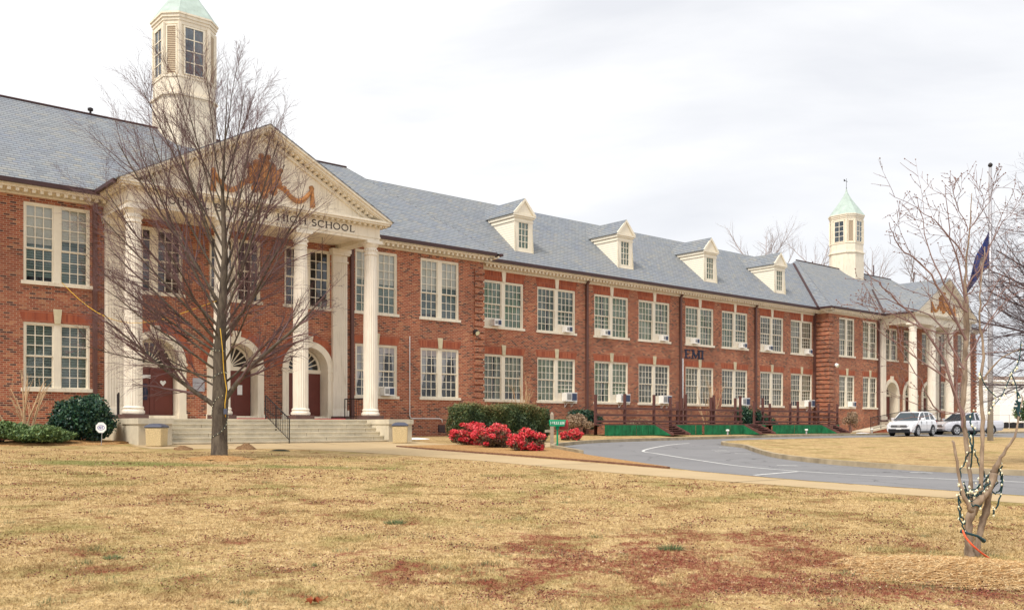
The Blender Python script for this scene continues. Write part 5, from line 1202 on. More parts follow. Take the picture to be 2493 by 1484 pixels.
# young myrtle with light strings, close to the camera at right
MYB=gxy(2368,1355)
def px3(x,y,dy=0):    # point of the tree surveyed by sight line at its own distance
    Y=MYB.y+dy; return Vector(((x-CX)/F_*Y,Y,1.6+(HY-y)*Y/F_))-MYB
def myrtle():
    rng=random.Random(29); t=thing('crepe_myrtle','young bare crepe myrtle with a leaning trunk and strings of lights at right','tree',MYB); m=MB()
    stems=[([(2362,1362,0),(2360,1330,0),(2358,1290,0),(2364,1250,-.03),(2385,1215,-.05),(2408,1185,-.05),(2422,1150,-.05)],[.075,.06,.055,.058,.058,.06,.052]),
     ([(2376,1362,.05),(2380,1320,.05),(2392,1270,.05),(2402,1240,.03),(2408,1200,0)],[.055,.048,.048,.05,.04]),
     ([(2368,1255,0),(2362,1210,.03),(2364,1180,.05),(2358,1120,.08),(2351,1060,.1),(2344,1010,.1),(2347,940,.12),(2350,880,.14),(2352,820,.15),(2352,740,.17),(2350,700,.17),(2354,620,.16),(2362,540,.15),(2365,470,.14)],[.045,.036,.030,.032,.033,.034,.038,.040,.037,.042,.024,.015,.009,.005]),
     ([(2372,1250,.04),(2388,1180,-.05),(2391,1100,-.1),(2392,1020,-.12),(2388,930,-.15),(2394,850,-.15),(2386,780,-.2),(2388,700,-.2),(2398,600,-.2)],[.04,.035,.028,.028,.026,.018,.014,.010,.005]),
     ([(2366,1245,-.05),(2345,1200,-.1),(2333,1150,-.12),(2326,1100,-.15),(2318,1072,-.15)],[.045,.026,.022,.02,.018]),
     ([(2420,1150,-.05),(2432,1120,-.1),(2452,1090,-.15),(2470,1062,-.2),(2480,1020,-.2),(2488,960,-.2)],[.055,.03,.022,.017,.013,.007]),
     ([(2390,935,-.14),(2410,900,-.2),(2440,870,-.3),(2480,850,-.4)],[.014,.012,.009,.005])]
    mains=[]
    for P,Rd in stems:
        Q=smooth([(*p,r_) for p,r_ in zip(P,Rd)],4); pts=[px3(*q[:3])+Vector((rng.gauss(0,.004),rng.gauss(0,.004),0)) for q in Q]; m.tube(pts,[q[3]*.74*rng.uniform(.88,1.14) for q in Q],9)
    m.build('trunk',M['myrtle_bark'],t,smooth=True)
    segs=[]; spec=[None,(9,7,.40,42,.07,.02),(6,4,.45,42,.09,.02),(4,0,1,1,.1,.01)]
    arms=[([(2346,1010),(2325,960),(2290,860),(2230,780),(2150,700),(2105,660)],.022,.1),([(2344,1040),(2310,930),(2230,870),(2150,810),(2090,770)],.014,-.1),([(2350,900),(2320,850),(2280,780),(2180,735),(2110,722)],.016,.3),([(2352,830),(2310,740),(2250,650),(2190,600),(2165,540)],.016,-.3),
     ([(2352,760),(2300,690),(2262,600),(2235,480)],.014,.2),([(2352,740),(2330,640),(2310,560),(2300,450)],.012,.0),([(2351,700),(2390,640),(2430,560),(2480,500)],.012,.1),([(2352,640),(2300,560),(2250,520),(2165,470)],.009,-.1),([(2356,560),(2330,500),(2318,440)],.006,.1),([(2358,560),(2400,500),(2430,450)],.006,-.1),
     ([(2344,1000),(2290,1000),(2240,930),(2180,830),(2100,690)],.010,-.3),([(2350,880),(2400,800),(2440,740),(2500,700)],.012,.3),([(2352,800),(2290,810),(2200,775),(2120,745),(2070,735)],.011,0),([(2387,760),(2420,700),(2460,650)],.008,-.3),([(2352,720),(2380,690),(2410,600),(2440,520)],.009,-.2)]
    for P,r,dy in arms:
        P=smooth([(a,b,dy*i/len(P)) for i,(a,b) in enumerate(P)],4); pts=[px3(*q)+Vector((rng.gauss(0,.008),rng.gauss(0,.01),rng.gauss(0,.008))) for q in P]; n=len(pts); rad=[max(.0026,r*(1-.85*i/n)) for i in range(n)]; segs.append((3,pts,rad))
        K=rng.randint(5,8)
        for k in range(K):
            i=int(n*(.15+.82*k/K)); i=min(i,n-2); ax=(pts[i+1]-pts[i]).normalized(); o=Matrix.Rotation(rng.random()*6.28,3,ax)@ax.orthogonal().normalized(); an=R(rng.uniform(28,55))
            branch(rng,segs,pts[i],(ax*math.cos(an)+o*math.sin(an)),rng.uniform(.35,.85)*(1-.4*k/K),max(.0028,rad[i]*.5),2,spec)
    mesh_branches('branches',segs,M['myrtle_twig'],t)
    b=MB()   # seed pods at the tips
    for lv,pts,rad in segs:
        for p in (pts[-1],pts[len(pts)//2]):
            if rng.random()<.7:
                s=rng.uniform(.006,.011); b.add([(p.x,p.y,p.z-s),(p.x+s,p.y,p.z),(p.x,p.y+s,p.z),(p.x-s,p.y,p.z),(p.x,p.y-s,p.z),(p.x,p.y,p.z+s)],[(0,2,1),(0,3,2),(0,4,3),(0,1,4),(5,1,2),(5,2,3),(5,3,4),(5,4,1)])
    b.build('seed_pods',M['myrtle_twig'],t,kind='stuff')
    # lights: loops of dark green wire with pale bulbs
    o=thing('string_lights','dark green light string with pale bulbs looped round the myrtle fork','string lights',MYB); w=MB(); bu=MB()
    BU=[]
    def bulb(p):
        r_=rng.uniform(.010,.017); d=Vector((rng.gauss(0,1),rng.gauss(0,1),rng.gauss(0,1))).normalized()*.022; BU.append((p+d,r_))
    loops=[[(2425,1140),(2408,1160),(2390,1195),(2368,1205),(2345,1190),(2338,1150),(2350,1120),(2366,1090),(2358,1050)],[(2432,1140),(2440,1170),(2425,1200),(2400,1180),(2380,1200),(2350,1210),(2335,1180)],[(2340,1180),(2333,1230),(2345,1280),(2352,1300)],[(2440,1150),(2436,1210),(2420,1250),(2424,1235)],[(2345,1170),(2365,1215),(2395,1190),(2420,1160),(2438,1135)],[(2366,1140),(2372,1060),(2362,1030),(2368,1000)],[(2372,1090),(2390,1140),(2405,1170)],[(2350,1200),(2380,1185),(2415,1150)],[(2348,1190),(2362,1222),(2385,1232),(2400,1205),(2430,1175)],[(2336,1205),(2340,1255),(2350,1270)]]
    for L in loops:
        L=smooth([(a,b,rng.uniform(-.12,.02)) for a,b in L],6); pts=[px3(*q)+Vector((rng.gauss(0,.008),rng.gauss(0,.01),rng.gauss(0,.012))) for q in L]; w.tube(pts,.0085,4)
        for p in pts[::3]:
            if rng.random()<.8: bulb(p)
    for k in range(26):
        a=rng.random(); p=px3(2350+70*a+rng.uniform(-8,8),1205-50*a+rng.uniform(-22,30),rng.uniform(-.12,.05)); bulb(p)
    w.build('wire',M['cord_green'],o); print('bulbs',len(BU)); put_bulbs(BU,o); BU.clear()
    o=thing('string_lights','second light string hanging from the thin stem at the right edge','string lights',MYB); w=MB(); bu=MB()
    for L in ([(2408,1000),(2420,985),(2440,960),(2465,905),(2480,880),(2486,830)],[(2460,905),(2474,940),(2478,990),(2480,1040)],[(2385,905),(2400,940),(2425,965)]):
        L=smooth([(a,b,-.2) for a,b in L],5); pts=[px3(*q) for q in L]; w.tube(pts,.006,4)
        for p in pts[::2]: bulb(p)
    for z in range(12): 
        p=px3(2478+rng.uniform(-4,4),985+rng.uniform(-18,18),-.2); w.tube([p,p+Vector((rng.gauss(0,.02),0,rng.gauss(0,.03)))],.014,4)
    w.build('wire',M['cord_green'],o); put_bulbs(BU,o)
    c=MB(); L=smooth([(2344,1290,-.15),(2352,1308,-.2),(2372,1330,-.22),(2400,1352,-.1),(2432,1370,.05),(2470,1378,.1),(2500,1380,.1)],6); c.tube([px3(*q) for q in L],.011,6)
    oo=c.build('extension_cord',M['cord_orange'],smooth=True); oo.location=MYB; tag(oo,'bright orange extension cord trailing from the myrtle trunk','cord')
    c=MB(); L=[(2338,1292,-.1),(2358,1298,-.16),(2380,1304,-.16),(2396,1316,-.1)]; c.tube([px3(*q) for q in L],[.02,.014,.014,.024],6); oo=c.build('power_strip',M['cord_green']); oo.location=MYB; tag(oo,'dark plug bank tied across the myrtle trunk','plug')
myrtle()
# multi-stem shrubs with pale bare stems
def stems(name,lb,loc,spread,H,n,seed,mat,r=.022):
    rng=random.Random(seed); t=thing(name,lb,'shrub',loc); segs=[]; spec=[(7,4,.5,24,.05,.03),(5,3,.5,28,.06,.03),(3,0,1,1,.07,.02)]
    for i in range(n):
        a=(i-.5*n+.5)/n*2*spread+rng.gauss(0,.05); d=Vector((math.sin(a),rng.gauss(0,.22),math.cos(a))); branch(rng,segs,Vector((rng.gauss(0,.08),rng.gauss(0,.06),-.05)),d,H*rng.uniform(.75,1.1),r,0,spec)
    mesh_branches('stems',[s for s in segs if s[0]==0],mat,t,(6,4,3)); mesh_branches('twigs',[s for s in segs if s[0]>0],M['pale_stem'],t)
stems('cut_shrub','pale tan cut back myrtle stems in front of the paired window at left',on(-23.2,4.0),.52,2.5,7,5,M['pale_stem'],.04)
stems('bare_shrub','pale slender bare shrub behind the hedge against the lower window',at(1.3,-1.6,1.03),.28,3.0,7,6,M['pale_stem'],.035)
stems('bare_shrub','pale slender bare shrub behind the stage below the EMI letters',at(17.6,-1.2,1.03),.28,3.2,7,7,M['pale_stem'],.035)
# ------------------------------------------------------------------ flagpole and flag
fp=gxy(2411,1078); fp.z+=.13
t=thing('flagpole','tall pale metal flagpole on the grass island','flagpole',fp); m=MB(); H=15.1
m.tube([(0,0,-.1),(0,0,5),(0,0,H)],[.16,.14,.085],12); m.build('pole',M['pole_metal'],t,smooth=True)
m=MB(); m.lathe([(.02,H),(.09,H+.05),(.13,H+.14),(.09,H+.23),(.01,H+.28)],0,0,10); m.build('finial',M['iron'],t)
m=MB(); m.tube([(-.17,-.02,1.2),(-.13,-.02,H-.2)],.008,4); m.build('halyard',M['white'],t)
def flagmat():
    m=NT('navy_flag',.85,.15); uv=m.uv(); P=m.obj(); col=m.ramp(m.noise(P,2.2,4),[(.3,(.012,.02,.10)),(.7,(.035,.055,.20))]); return m.base(col)
M['flag']=flagmat()
fl=thing('flag','navy blue flag with a pale emblem drooping from the flagpole','flag',fp+Vector((0,0,8.1))); nu,nv=22,22; V=[];Fa=[]
for i in range(nu+1):
    for j in range(nv+1):
        u,v=i/nu,j/nv      # u from the hoist outwards, v up
        hz=1.55+1.95*v; fold=math.sin(u*9+v*2.2)*.12*(.3+u)
        x=-.08-u*(1.62-.45*v)-.10*math.sin(u*math.pi)*v; z=hz-u*(2.05+.25*v)+.22*math.sin(u*math.pi)*(1-v)
        V.append((x,fold-.05-u*.35,z))
for i in range(nu):
    for j in range(nv): a=i*(nv+1)+j; Fa.append((a,a+nv+1,a+nv+2,a+1))
m=MB(); m.add(V,Fa); o=m.build('cloth',M['flag'],fl,smooth=True); sd=o.modifiers.new('thick','SOLIDIFY'); sd.thickness=.01
m=MB()
def fv(u,v,off=.03):
    i,j=min(int(u*nu),nu-1),min(int(v*nv),nv-1); a=Vector(V[i*(nv+1)+j]); return a+Vector((0,-off,0))
n=14; c0=fv(.45,.42,.05); ring=[fv(.40+.11*math.cos(6.283*k/n),.45+.15*math.sin(6.283*k/n),.05) for k in range(n)]; m.add([c0]+ring,[(0,k+1,(k+1)%n+1) for k in range(n)]); m.build('emblem',plain('flag_emblem',(.40,.36,.30),.8,.6,7),fl)
# ------------------------------------------------------------------ cars
def loft(m,st,mi=0,n=None):
    """st: list of (x, [(y,z)...]) cross sections of equal length"""
    k=len(st[0][1]); base=len(m.v)
    for x,P in st: m.v+=[(x,y,z) for y,z in P]
    for i in range(len(st)-1):
        for j in range(k-1): a=base+i*k+j; m.f.append((a,a+1,a+k+1,a+k)); m.m.append(mi)
    m.f.append(tuple(base+j for j in range(k))[::-1]); m.m.append(mi); e=base+(len(st)-1)*k; m.f.append(tuple(e+j for j in range(k))); m.m.append(mi)
def car(kind,loc,rot,label,cat):
    """front towards -x in the car's own frame... built nose at x=0, tail at x=L"""
    suv=kind=='suv'; t=thing('parked_suv' if suv else 'parked_pickup',label,cat,loc,rot)
    L,Wd,H=(4.55,1.82,1.68) if suv else (5.3,1.85,1.68); hw=Wd/2
    if suv:
        prof=[(0,.42,.72,.80),(.06,.30,.86,.93),(.35,.26,.97,.97),(1.05,.26,1.06,1.0),(1.3,.26,1.10,1.),(3.6,.26,1.14,1.),(4.3,.28,1.12,.97),(4.5,.36,1.06,.93),(4.55,.45,.98,.88)]
        roof=[(1.05,1.06,.90),(1.85,1.60,.74),(2.2,1.665,.72),(3.3,1.67,.71),(4.05,1.58,.69),(4.46,1.08,.80)]; wb=(.92,3.55); wr=.355
    else:
        prof=[(0,.45,.75,.84),(.08,.34,.88,.95),(.35,.30,.97,.98),(1.35,.30,1.06,1.),(3.25,.30,1.10,1.),(5.15,.34,1.10,1.),(5.3,.45,1.08,.97)]
        roof=[(1.35,1.06,.90),(2.0,1.58,.74),(2.3,1.66,.72),(3.1,1.66,.72),(3.28,1.10,.84)]; wb=(.95,4.1); wr=.36
    def sec(zb,zt,wf):
        w=hw*wf; q=(zt-zb); return [(-w*.93,zb),(-w,zb+q*.28),(-w*1.0,zb+q*.62),(-w*.965,zb+q*.86),(-w*.88,zt),(w*.88,zt),(w*.965,zb+q*.86),(w*1.0,zb+q*.62),(w,zb+q*.28),(w*.93,zb),(-w*.93,zb)]
    m=MB(); xs=[]; 
    for a,b in zip(prof,prof[1:]):
        for k in range(3):
            u=k/3; xs.append(tuple(a[i]+(b[i]-a[i])*u for i in range(4)))
    xs.append(prof[-1]); loft(m,[(x,sec(zb,zt,wf)) for x,zb,zt,wf in xs])
    body=m.build('body',M['car_white'] if suv else M['car_silver'],t,smooth=False,bevel=.02)
    # cabin: glass house with painted roof and pillars
    g=MB(); st=[]
    for i,(x,z,w) in enumerate(roof):
        zb=1.0; st.append((x,[(-hw*.90,zb),(-hw*w-.02*0,z),(hw*w,z),(hw*.90,zb),(-hw*.90,zb)]))
    loft(g,st); g.build('glasshouse',M['carglass'],t)
    r=MB(); R3=[q for q in roof if q[1]>1.5]
    for (x,z,w),(x2,z2,w2) in zip(R3,R3[1:]): r.add([(x,-hw*w-.015,z+.012),(x2,-hw*w2-.015,z2+.012),(x2,hw*w2+.015,z2+.012),(x,hw*w+.015,z+.012),(x,-hw*w-.03,z-.06),(x2,-hw*w2-.03,z2-.06),(x2,hw*w2+.03,z2-.06),(x,hw*w+.03,z-.06)],[(0,1,2,3),(0,4,5,1),(2,6,7,3),(0,3,7,4),(1,5,6,2)])
    def pillar(xb,xt,zt,wt,zb=1.06,wp=.07):
        for s in (-1,1): r.add([(xb-wp,s*(hw*.90+.012),zb),(xb+wp,s*(hw*.90+.012),zb),(xt+wp,s*(hw*wt+.02),zt),(xt-wp,s*(hw*wt+.02),zt),(xb-wp,s*(hw*.86),zb),(xb+wp,s*(hw*.86),zb),(xt+wp,s*(hw*wt-.03),zt),(xt-wp,s*(hw*wt-.03),zt)],[(0,1,2,3),(4,7,6,5),(0,4,5,1),(1,5,6,2),(2,6,7,3),(3,7,4,0)])
    if suv: pillar(1.12,1.88,1.6,.745,1.07,.05); pillar(2.45,2.5,1.64,.72,1.1,.04); pillar(3.35,3.4,1.64,.71,1.12,.04); pillar(4.34,4.0,1.57,.70,1.12,.11)
    else: pillar(1.42,2.02,1.57,.745,1.07,.05); pillar(2.75,2.75,1.64,.72,1.1,.05); pillar(3.2,3.06,1.64,.72,1.1,.07)
    r.build('roof',M['car_white'] if suv else M['car_silver'],t,bevel=.01)
    # cladding and arches
    c=MB()
    for s in (-1,1):
        for x in wb:
            A=[(x+(wr+.10)*math.cos(math.pi*k/12),wr+(wr+.10)*math.sin(math.pi*k/12)) for k in range(13)]; A=[(x+wr+.10,.24)]+A+[(x-wr-.10,.24)]
            ya,yb=sorted((s*(hw-.35),s*(hw+.006))); c.prism(A,'y',ya,yb)
        ya,yb=sorted((s*(hw-.2),s*(hw-.01))); c.box(wb[0]+wr,wb[1]-wr,ya,yb,.22,.36)
    if suv: c.box(-.03,.1,-hw*.78,hw*.78,.24,.50); c.box(L-.12,L+.02,-hw*.85,hw*.85,.26,.5)
    c.build('cladding',M['blackplastic'],t)
    f=MB(); f.box(-.035,.02,-.52,.52,.62,.76); f.box(-.04,.02,-.50,.50,.36,.46); f.build('grille',M['blackplastic'],t)
    f=MB(); f.box(-.05,-.03,-.5,.5,.655,.675); f.box(-.05,-.03,-.5,.5,.70,.72); f.box(-.06,-.03,-.09,.09,.63,.74); f.build('grille_bar',M['rim'],t)
    f=MB(); f.box(-.055,-.03,-.17,.17,.47,.57); f.build('licence_plate',M['white'],t)
    for s in (-1,1):
        h=MB(); h.add([(-.02,s*.50,.68),(.10,s*.80,.72),(.42,s*.885,.84),(.34,s*.83,.90),(.05,s*.70,.83),(-.0,s*.52,.78)],[(0,1,2,3,4,5) if s>0 else (5,4,3,2,1,0)]); 
        v=[Vector(p)+Vector((-.035,s*.02,.0)) for p in h.v]; h2=MB(); h2.add(v,h.f); h2.build('headlight',M['headlamp'],t)
        k=MB(); k.box(1.42,1.6,min(s*(hw-.02),s*(hw+.2)),max(s*(hw-.02),s*(hw+.2)),1.08,1.24); k.build('mirror',M['car_white'] if suv else M['car_silver'],t,bevel=.03)
        k=MB(); k.box(L-.10,L+.012,min(s*.62,s*.82),max(s*.62,s*.82),.8,1.05 if suv else .98); k.build('tail_light',M['red_paint'],t)
        k=MB()
        for x in ((2.0,3.0) if suv else (2.3,)): k.box(x+.25,x+.42,min(s*hw,s*(hw+.03)),max(s*hw,s*(hw+.03)),.90,.925)
        k.build('door_handle',M['car_white'] if suv else M['car_silver'],t)
        k=MB()
        for x in ((1.5,2.48,3.4) if suv else (1.6,2.8)): k.box(x-.006,x+.006,min(s*(hw-.03),s*(hw+.004)),max(s*(hw-.03),s*(hw+.004)),.42,1.02)
        k.build('door_seam',M['blackplastic'],t)
        for x in wb:
            w=MB(); prof_=[(0.0,s*(hw-.2)),(wr-.05,s*(hw-.2)),(wr,s*(hw-.18)),(wr,s*(hw-.0)),(wr-.04,s*(hw+.02)),(wr*.66,s*(hw+.015)),(wr*.62,s*(hw-.03))]
            n=24; base=[]
            for (rr,yy) in prof_:
                for j in range(n): a=6.2832*j/n; w.v.append((x+rr*math.cos(a),yy,wr+rr*math.sin(a)))
            for i in range(len(prof_)-1):
                for j in range(n): a=i*n+j; b=i*n+(j+1)%n; w.f.append((a,b,b+n,a+n)); w.m.append(0)
            wo=w.build('wheel',M['tyre'],t,smooth=False)
            q=MB(); q.prism([(x+.06*math.cos(a),wr+.06*math.sin(a)) for a in [6.283*k/10 for k in range(10)]],'y',*sorted((s*(hw-.03),s*(hw+.016))))
            for k5 in range(5):
                a=6.283*k5/5+.3; u=Vector((math.cos(a),math.sin(a))); nrm=Vector((-u.y,u.x)); p0=Vector((x,wr))+u*.05; p1=Vector((x,wr))+u*wr*.66
                q.prism([tuple(p0+nrm*.035),tuple(p0-nrm*.035),tuple(p1-nrm*.055),tuple(p1+nrm*.055)],'y',*sorted((s*(hw-.02),s*(hw+.012))))
            R0=wr*.70; 
            for k in range(20):
                a,b=6.283*k/20,6.283*(k+1)/20; q.prism([(x+R0*math.cos(a),wr+R0*math.sin(a)),(x+R0*math.cos(b),wr+R0*math.sin(b)),(x+R0*.88*math.cos(b),wr+R0*.88*math.sin(b)),(x+R0*.88*math.cos(a),wr+R0*.88*math.sin(a))],'y',*sorted((s*(hw-.03),s*(hw+.022))))
            q.build('rim',M['rim'],wo)
    if not suv:
        b=MB(); b.box(3.34,5.16,-hw*.82,hw*.82,1.085,1.105); b.build('truck_bed',M['blackplastic'],t)
    return t
M['headlamp']=plain('headlamp',(.75,.78,.82),.1,.08,9,spec=.8)
def place_car(kind,xc,Y,ang,lb,cat,L):
    X=(xc-CX)/F_*Y; g=ground(X,Y); d=Vector((math.cos(ang),math.sin(ang),0)); p=Vector((X,Y,g+.01))+d*(L/2)   # d is the heading; nose sits ahead of the centre
    car(kind,p,ang+math.pi,lb,cat)
place_car('suv',2221,63,R(-134.5),'white parked suv with black lower cladding in front of the far portico','car',4.55)
place_car('truck',2352,69,R(-163),'silver pickup truck parked behind the white suv','pickup truck',5.3)
# ------------------------------------------------------------------ far background
wh=thing('warehouse','long low white metal warehouse at the right edge beyond the flagpole','building',(72,150,1.0),0)
m=MB(); m.box(0,34,0,30,0,7.6); m.box(20,60,-4,-.02,0,7.9)
for i in range(60):
    x=-0+i*1.0
    if x<20: m.box(x,x+.08,-.05,0,0,7.6)
    else: m.box(x,x+.08,-4.05,-4,0,7.9)
m.build('wall',M['white'],wh); m=MB(); m.box(-.4,34.4,-.4,30.4,7.6,7.9); m.box(19.9,60.3,-4.3,0,7.9,8.15); m.build('roof',M['white'],wh)
m=MB(); m.box(9.2,11.6,-.12,-.02,0,3.2); m.build('door',M['interior'],wh); m=MB(); m.box(23,28,-4.12,-4.02,3.0,3.3); m.build('canopy',M['ac_grille'],wh); m=MB(); m.box(22,60,-4.1,-4.02,5.2,5.3); m.build('trim_line',M['concrete'],wh)
tr=thing('trailer','pale blue and white trailer parked against the warehouse','trailer',(76,143,1.0),0); m=MB(); m.box(0,8,0,2.4,.9,3.8); m.build('box',M['white'],tr,bevel=.05); m=MB()
for x in (1,2.1,6.5): m=MB(); m.prism([(x+.5*math.cos(a),.5+.5*math.sin(a)) for a in [6.283*k/14 for k in range(14)]],'y',-.05,.25); m.build('wheel',M['tyre'],tr)
fc=thing('wire_fence','thin chain link fence in front of the warehouse','fence',(50,120,1.0),0); m=MB()
for i in range(30): m.tube([(i*3,0,0),(i*3,0,1.9)],.035,4)
m.build('posts',M['pole_metal'],fc); m=MB(); m.tube([(0,0,1.85),(90,0,1.85)],.03,4); m.tube([(0,0,.9),(90,0,.9)],.012,3); m.tube([(0,0,.1),(90,0,.1)],.012,3); m.build('rails',M['pole_metal'],fc)
def hills():
    rs=random.Random(4); m=MB(); n=70; V=[]; rows=[(260,0),(330,12),(400,21),(480,26),(560,22)]
    ph=[rs.random()*6 for _ in range(5)]
    for Y,h in rows:
        for i in range(n+1):
            X=-350+1000*i/n; k=1+.10*math.sin(X*.011+ph[0])+.06*math.sin(X*.03+ph[1])+.025*math.sin(X*.11+ph[2]+Y)+rs.uniform(-.02,.02); V.append((X,Y,.9+h*k))
    Fz=[]
    for r in range(len(rows)-1):
        for i in range(n): a=r*(n+1)+i; Fz.append((a,a+1,a+n+2,a+n+1))
    m.add(V,Fz); return m.build('hills',straw('wooded_hill',[(.13,.10,.09),(.22,.16,.13),(.28,.21,.17),(.34,.28,.22)],.09),smooth=True,kind='structure')
hills()
def tree_line():
    rs=np.random.RandomState(12); n=26000; X=60+rs.rand(n)*240; Y=250+rs.rand(n)*40; top=11+3.0*np.sin(X*.07)+2*np.sin(X*.21+1); Z=1+rs.rand(n)**.8*top; P=np.stack([X,Y,Z],1)
    o=leaves('wooded_slope',P,.55,M['far_leaf'],None,rs,aspect=.35); tag(o,'brown leafless woods in a band behind the warehouse','woods',kind='stuff')
M['far_leaf']=leafmat('winter_woods',[(0,(.13,.09,.08)),(.6,(.24,.17,.14)),(1,(.34,.27,.20))])
tree_line()
def strands():
    rs=np.random.RandomState(6); n=12000; c=gxy(2345,1392); a=rs.rand(n)*6.283; q=np.minimum(np.sqrt(rs.rand(n))*1.1,.3+1.1*rs.rand(n)**.6); X=c.x+np.cos(a)*q*1.15; Y=c.y+np.sin(a)*q*.9
    s_,t_=(X-OX)*SU+(Y-OY)*CU,(X-OX)*CU-(Y-OY)*SU; z=np.interp(t_,[p[0] for p in GT],[p[1] for p in GT])+.055*np.clip(1-q**1.5,0,1)+.012
    b=rs.rand(n)*6.283; L=.03+.07*rs.rand(n); w=.0025; dx,dy=np.cos(b)*L,np.sin(b)*L; nx,ny=-np.sin(b)*w,np.cos(b)*w; h=.02*rs.rand(n)
    V=np.stack([np.stack([X-dx-nx,Y-dy-ny,z],1),np.stack([X-dx+nx,Y-dy+ny,z+.002],1),np.stack([X+dx+nx,Y+dy+ny,z+h],1),np.stack([X+dx-nx,Y+dy-ny,z+h],1)],1)
    o=tri_mesh('straw_strands',V,rs.rand(n),M['strand'],None,4); tag(o,'loose pale straw strands scattered round the small lit tree','straw',kind='stuff')
M['strand']=leafmat('straw_strand',[(0,(.34,.15,.05)),(.5,(.62,.38,.15)),(1,(.84,.66,.38))],.8)
strands()
def litter():
    rs=np.random.RandomState(21); N=140000; q=rs.rand(N); Y=6.4*np.exp(q*math.log(30./6.4)); X=(rs.rand(N)*2-1)*(Y*.585+.3)
    s=(X-OX)*SU+(Y-OY)*CU; t=(X-OX)*CU-(Y-OY)*SU
    def el(cx,cy,rx,ry): return np.clip(1.25-np.hypot((X-cx)/rx,(Y-cy)/ry),0,1)
    red=np.maximum.reduce([el(2.6,11.4,3.2,1.3),el(3.0,8.3,3.2,1.8),.6*el(1.6,9.4,5.,4.),.30*el(-4,12,5,3)])
    f=np.zeros(N)
    for k,(a,b,ph) in enumerate(((1.1,1.9,.3),(2.7,-1.6,1.9),(-3.9,4.3,.7),(6.1,5.2,2.2),(9.5,-8.1,4.),(13,12,1.))): f+=np.sin(a*X+b*Y+ph+1.3*np.sin(X*.9*(k+1)+Y*.7))*(1/(1+k*.25))
    f=f/4.+.5; keep=rs.rand(N)<np.clip((f-.60)*1.1+.03+red*np.clip(f-.15,0,1)*.85,0,1)
    keep&=s<np.interp(t,[5,9.3,14.5,18,23,28.5,32,50],[-20.5,-17,-14.9,-14.5,-14.5,-13.8,-13.2,-13.2])
    X,Y,t=X[keep],Y[keep],t[keep]; n=len(X); z=np.interp(t,[p[0] for p in GT],[p[1] for p in GT])+.012+.018*rs.rand(n)
    P=np.stack([X,Y,z],1); o=leaves('leaf_litter',P,(.0095*np.clip(Y/9,1,2.2))[:,None],M['litter'],None,rs,flat=.75,aspect=.6); tag(o,'scattered bits of dark red brown leaf litter over the lawn','leaf litter',kind='stuff')
M['litter']=leafmat('leaf_litter',[(0,(.07,.03,.025)),(.35,(.17,.05,.04)),(.7,(.27,.09,.06)),(.93,(.36,.16,.09)),(1,(.62,.5,.36))],.8)
litter()
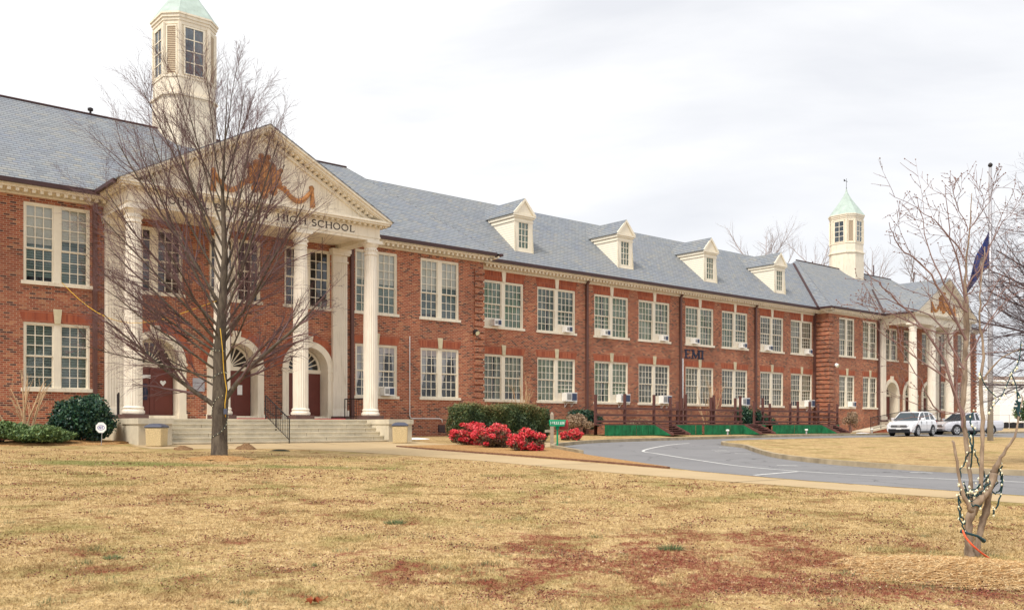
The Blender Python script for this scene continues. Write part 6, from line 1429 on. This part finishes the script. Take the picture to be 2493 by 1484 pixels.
def clover():
    rs=np.random.RandomState(22); V=[]; Pn=[]
    for k in range(170):
        Y=6.8*math.exp(rs.rand()*math.log(24./6.8)); X=(rs.rand()*2-1)*Y*.56; s_,t_=w2st(X,Y)
        if s_>-15: continue
        n=int(18+50*rs.rand()); r=.05+.16*rs.rand(); Pn.append(np.stack([X+rs.randn(n)*r,Y+rs.randn(n)*r*.7,np.full(n,gt(t_)),np.full(n,.015+.03*rs.rand())],1))
    P=np.concatenate(Pn); n=len(P); b=rs.rand(n)*3.14; w=.0028; V=np.empty((n,3,3),'f')
    V[:,0]=np.stack([P[:,0]-np.cos(b)*w,P[:,1]-np.sin(b)*w,P[:,2]],1); V[:,1]=np.stack([P[:,0]+np.cos(b)*w,P[:,1]+np.sin(b)*w,P[:,2]],1); V[:,2]=np.stack([P[:,0]+.02*rs.randn(n),P[:,1]+.02*rs.randn(n),P[:,2]+P[:,3]*(.6+.8*rs.rand(n))+.01],1)
    o=tri_mesh('winter_weeds',V,rs.rand(n),M['weed']); tag(o,'small scattered dull green weeds in the dormant lawn','weeds',kind='stuff')
M['weed']=leafmat('weed_green',[(0,(.10,.12,.05)),(1,(.24,.25,.11))])
clover()
# ------------------------------------------------------------------ small things on the lawn
def leafthing(x,y,s,lb,mat,rot):
    m=MB(); P=[]
    for i in range(14):
        a=math.pi*2*i/14; r=s*(1 if i%2==0 else .42); P.append((r*math.cos(a)*1.25,r*math.sin(a)*.8))
    v=[(0,0,.035)]+[(a,b,.03+.03*math.sin(i*1.9)) for i,(a,b) in enumerate(P)]; m.add(v,[(0,i+1,(i+1)%14+1) for i in range(14)]); m.tube([(s*1.1,0,.03),(s*2,.02,.06)],.003,4)
    o=m.build('fallen_leaf',mat); o.location=gxy(x,y); o.rotation_euler=(0,.1,rot); tag(o,lb,'leaf')
M['dead_leaf']=plain('dead_oak_leaf',(.32,.08,.03),.7,.3,20)
leafthing(762,1470,.06,'single rust brown oak leaf on the grass near the bottom of the photo',M['dead_leaf'],.4)
def tuft(x,y,r,h,n,lb,seed):
    rs=np.random.RandomState(seed); a=rs.rand(n)*6.283; q=np.sqrt(rs.rand(n))*r; X,Y=np.cos(a)*q,np.sin(a)*q*.8; hh=h*(.5+.6*rs.rand(n))*(1-.5*q/r); b=rs.rand(n)*3.14; w=.003
    V=np.empty((n,3,3),'f'); V[:,0]=np.stack([X-np.cos(b)*w,Y-np.sin(b)*w,0*X],1); V[:,1]=np.stack([X+np.cos(b)*w,Y+np.sin(b)*w,0*X],1); V[:,2]=np.stack([X*1.5+.02*rs.randn(n),Y*1.5+.02*rs.randn(n),hh],1)
    o=tri_mesh('grass_tuft',V,rs.rand(n),M['tuft']); o.location=gxy(x,y); tag(o,lb,'grass tuft','green grass tufts')
M['tuft']=leafmat('green_tuft_blades',[(0,(.05,.10,.04)),(1,(.16,.24,.10))])
tuft(960,1275,.12,.10,260,'green tuft of grass in the middle of the lawn',1); tuft(1635,1338,.13,.10,300,'green tuft of grass just left of the red patches',2)
tuft(275,1360,.09,.07,140,'small green tuft in the lower left of the lawn',3)
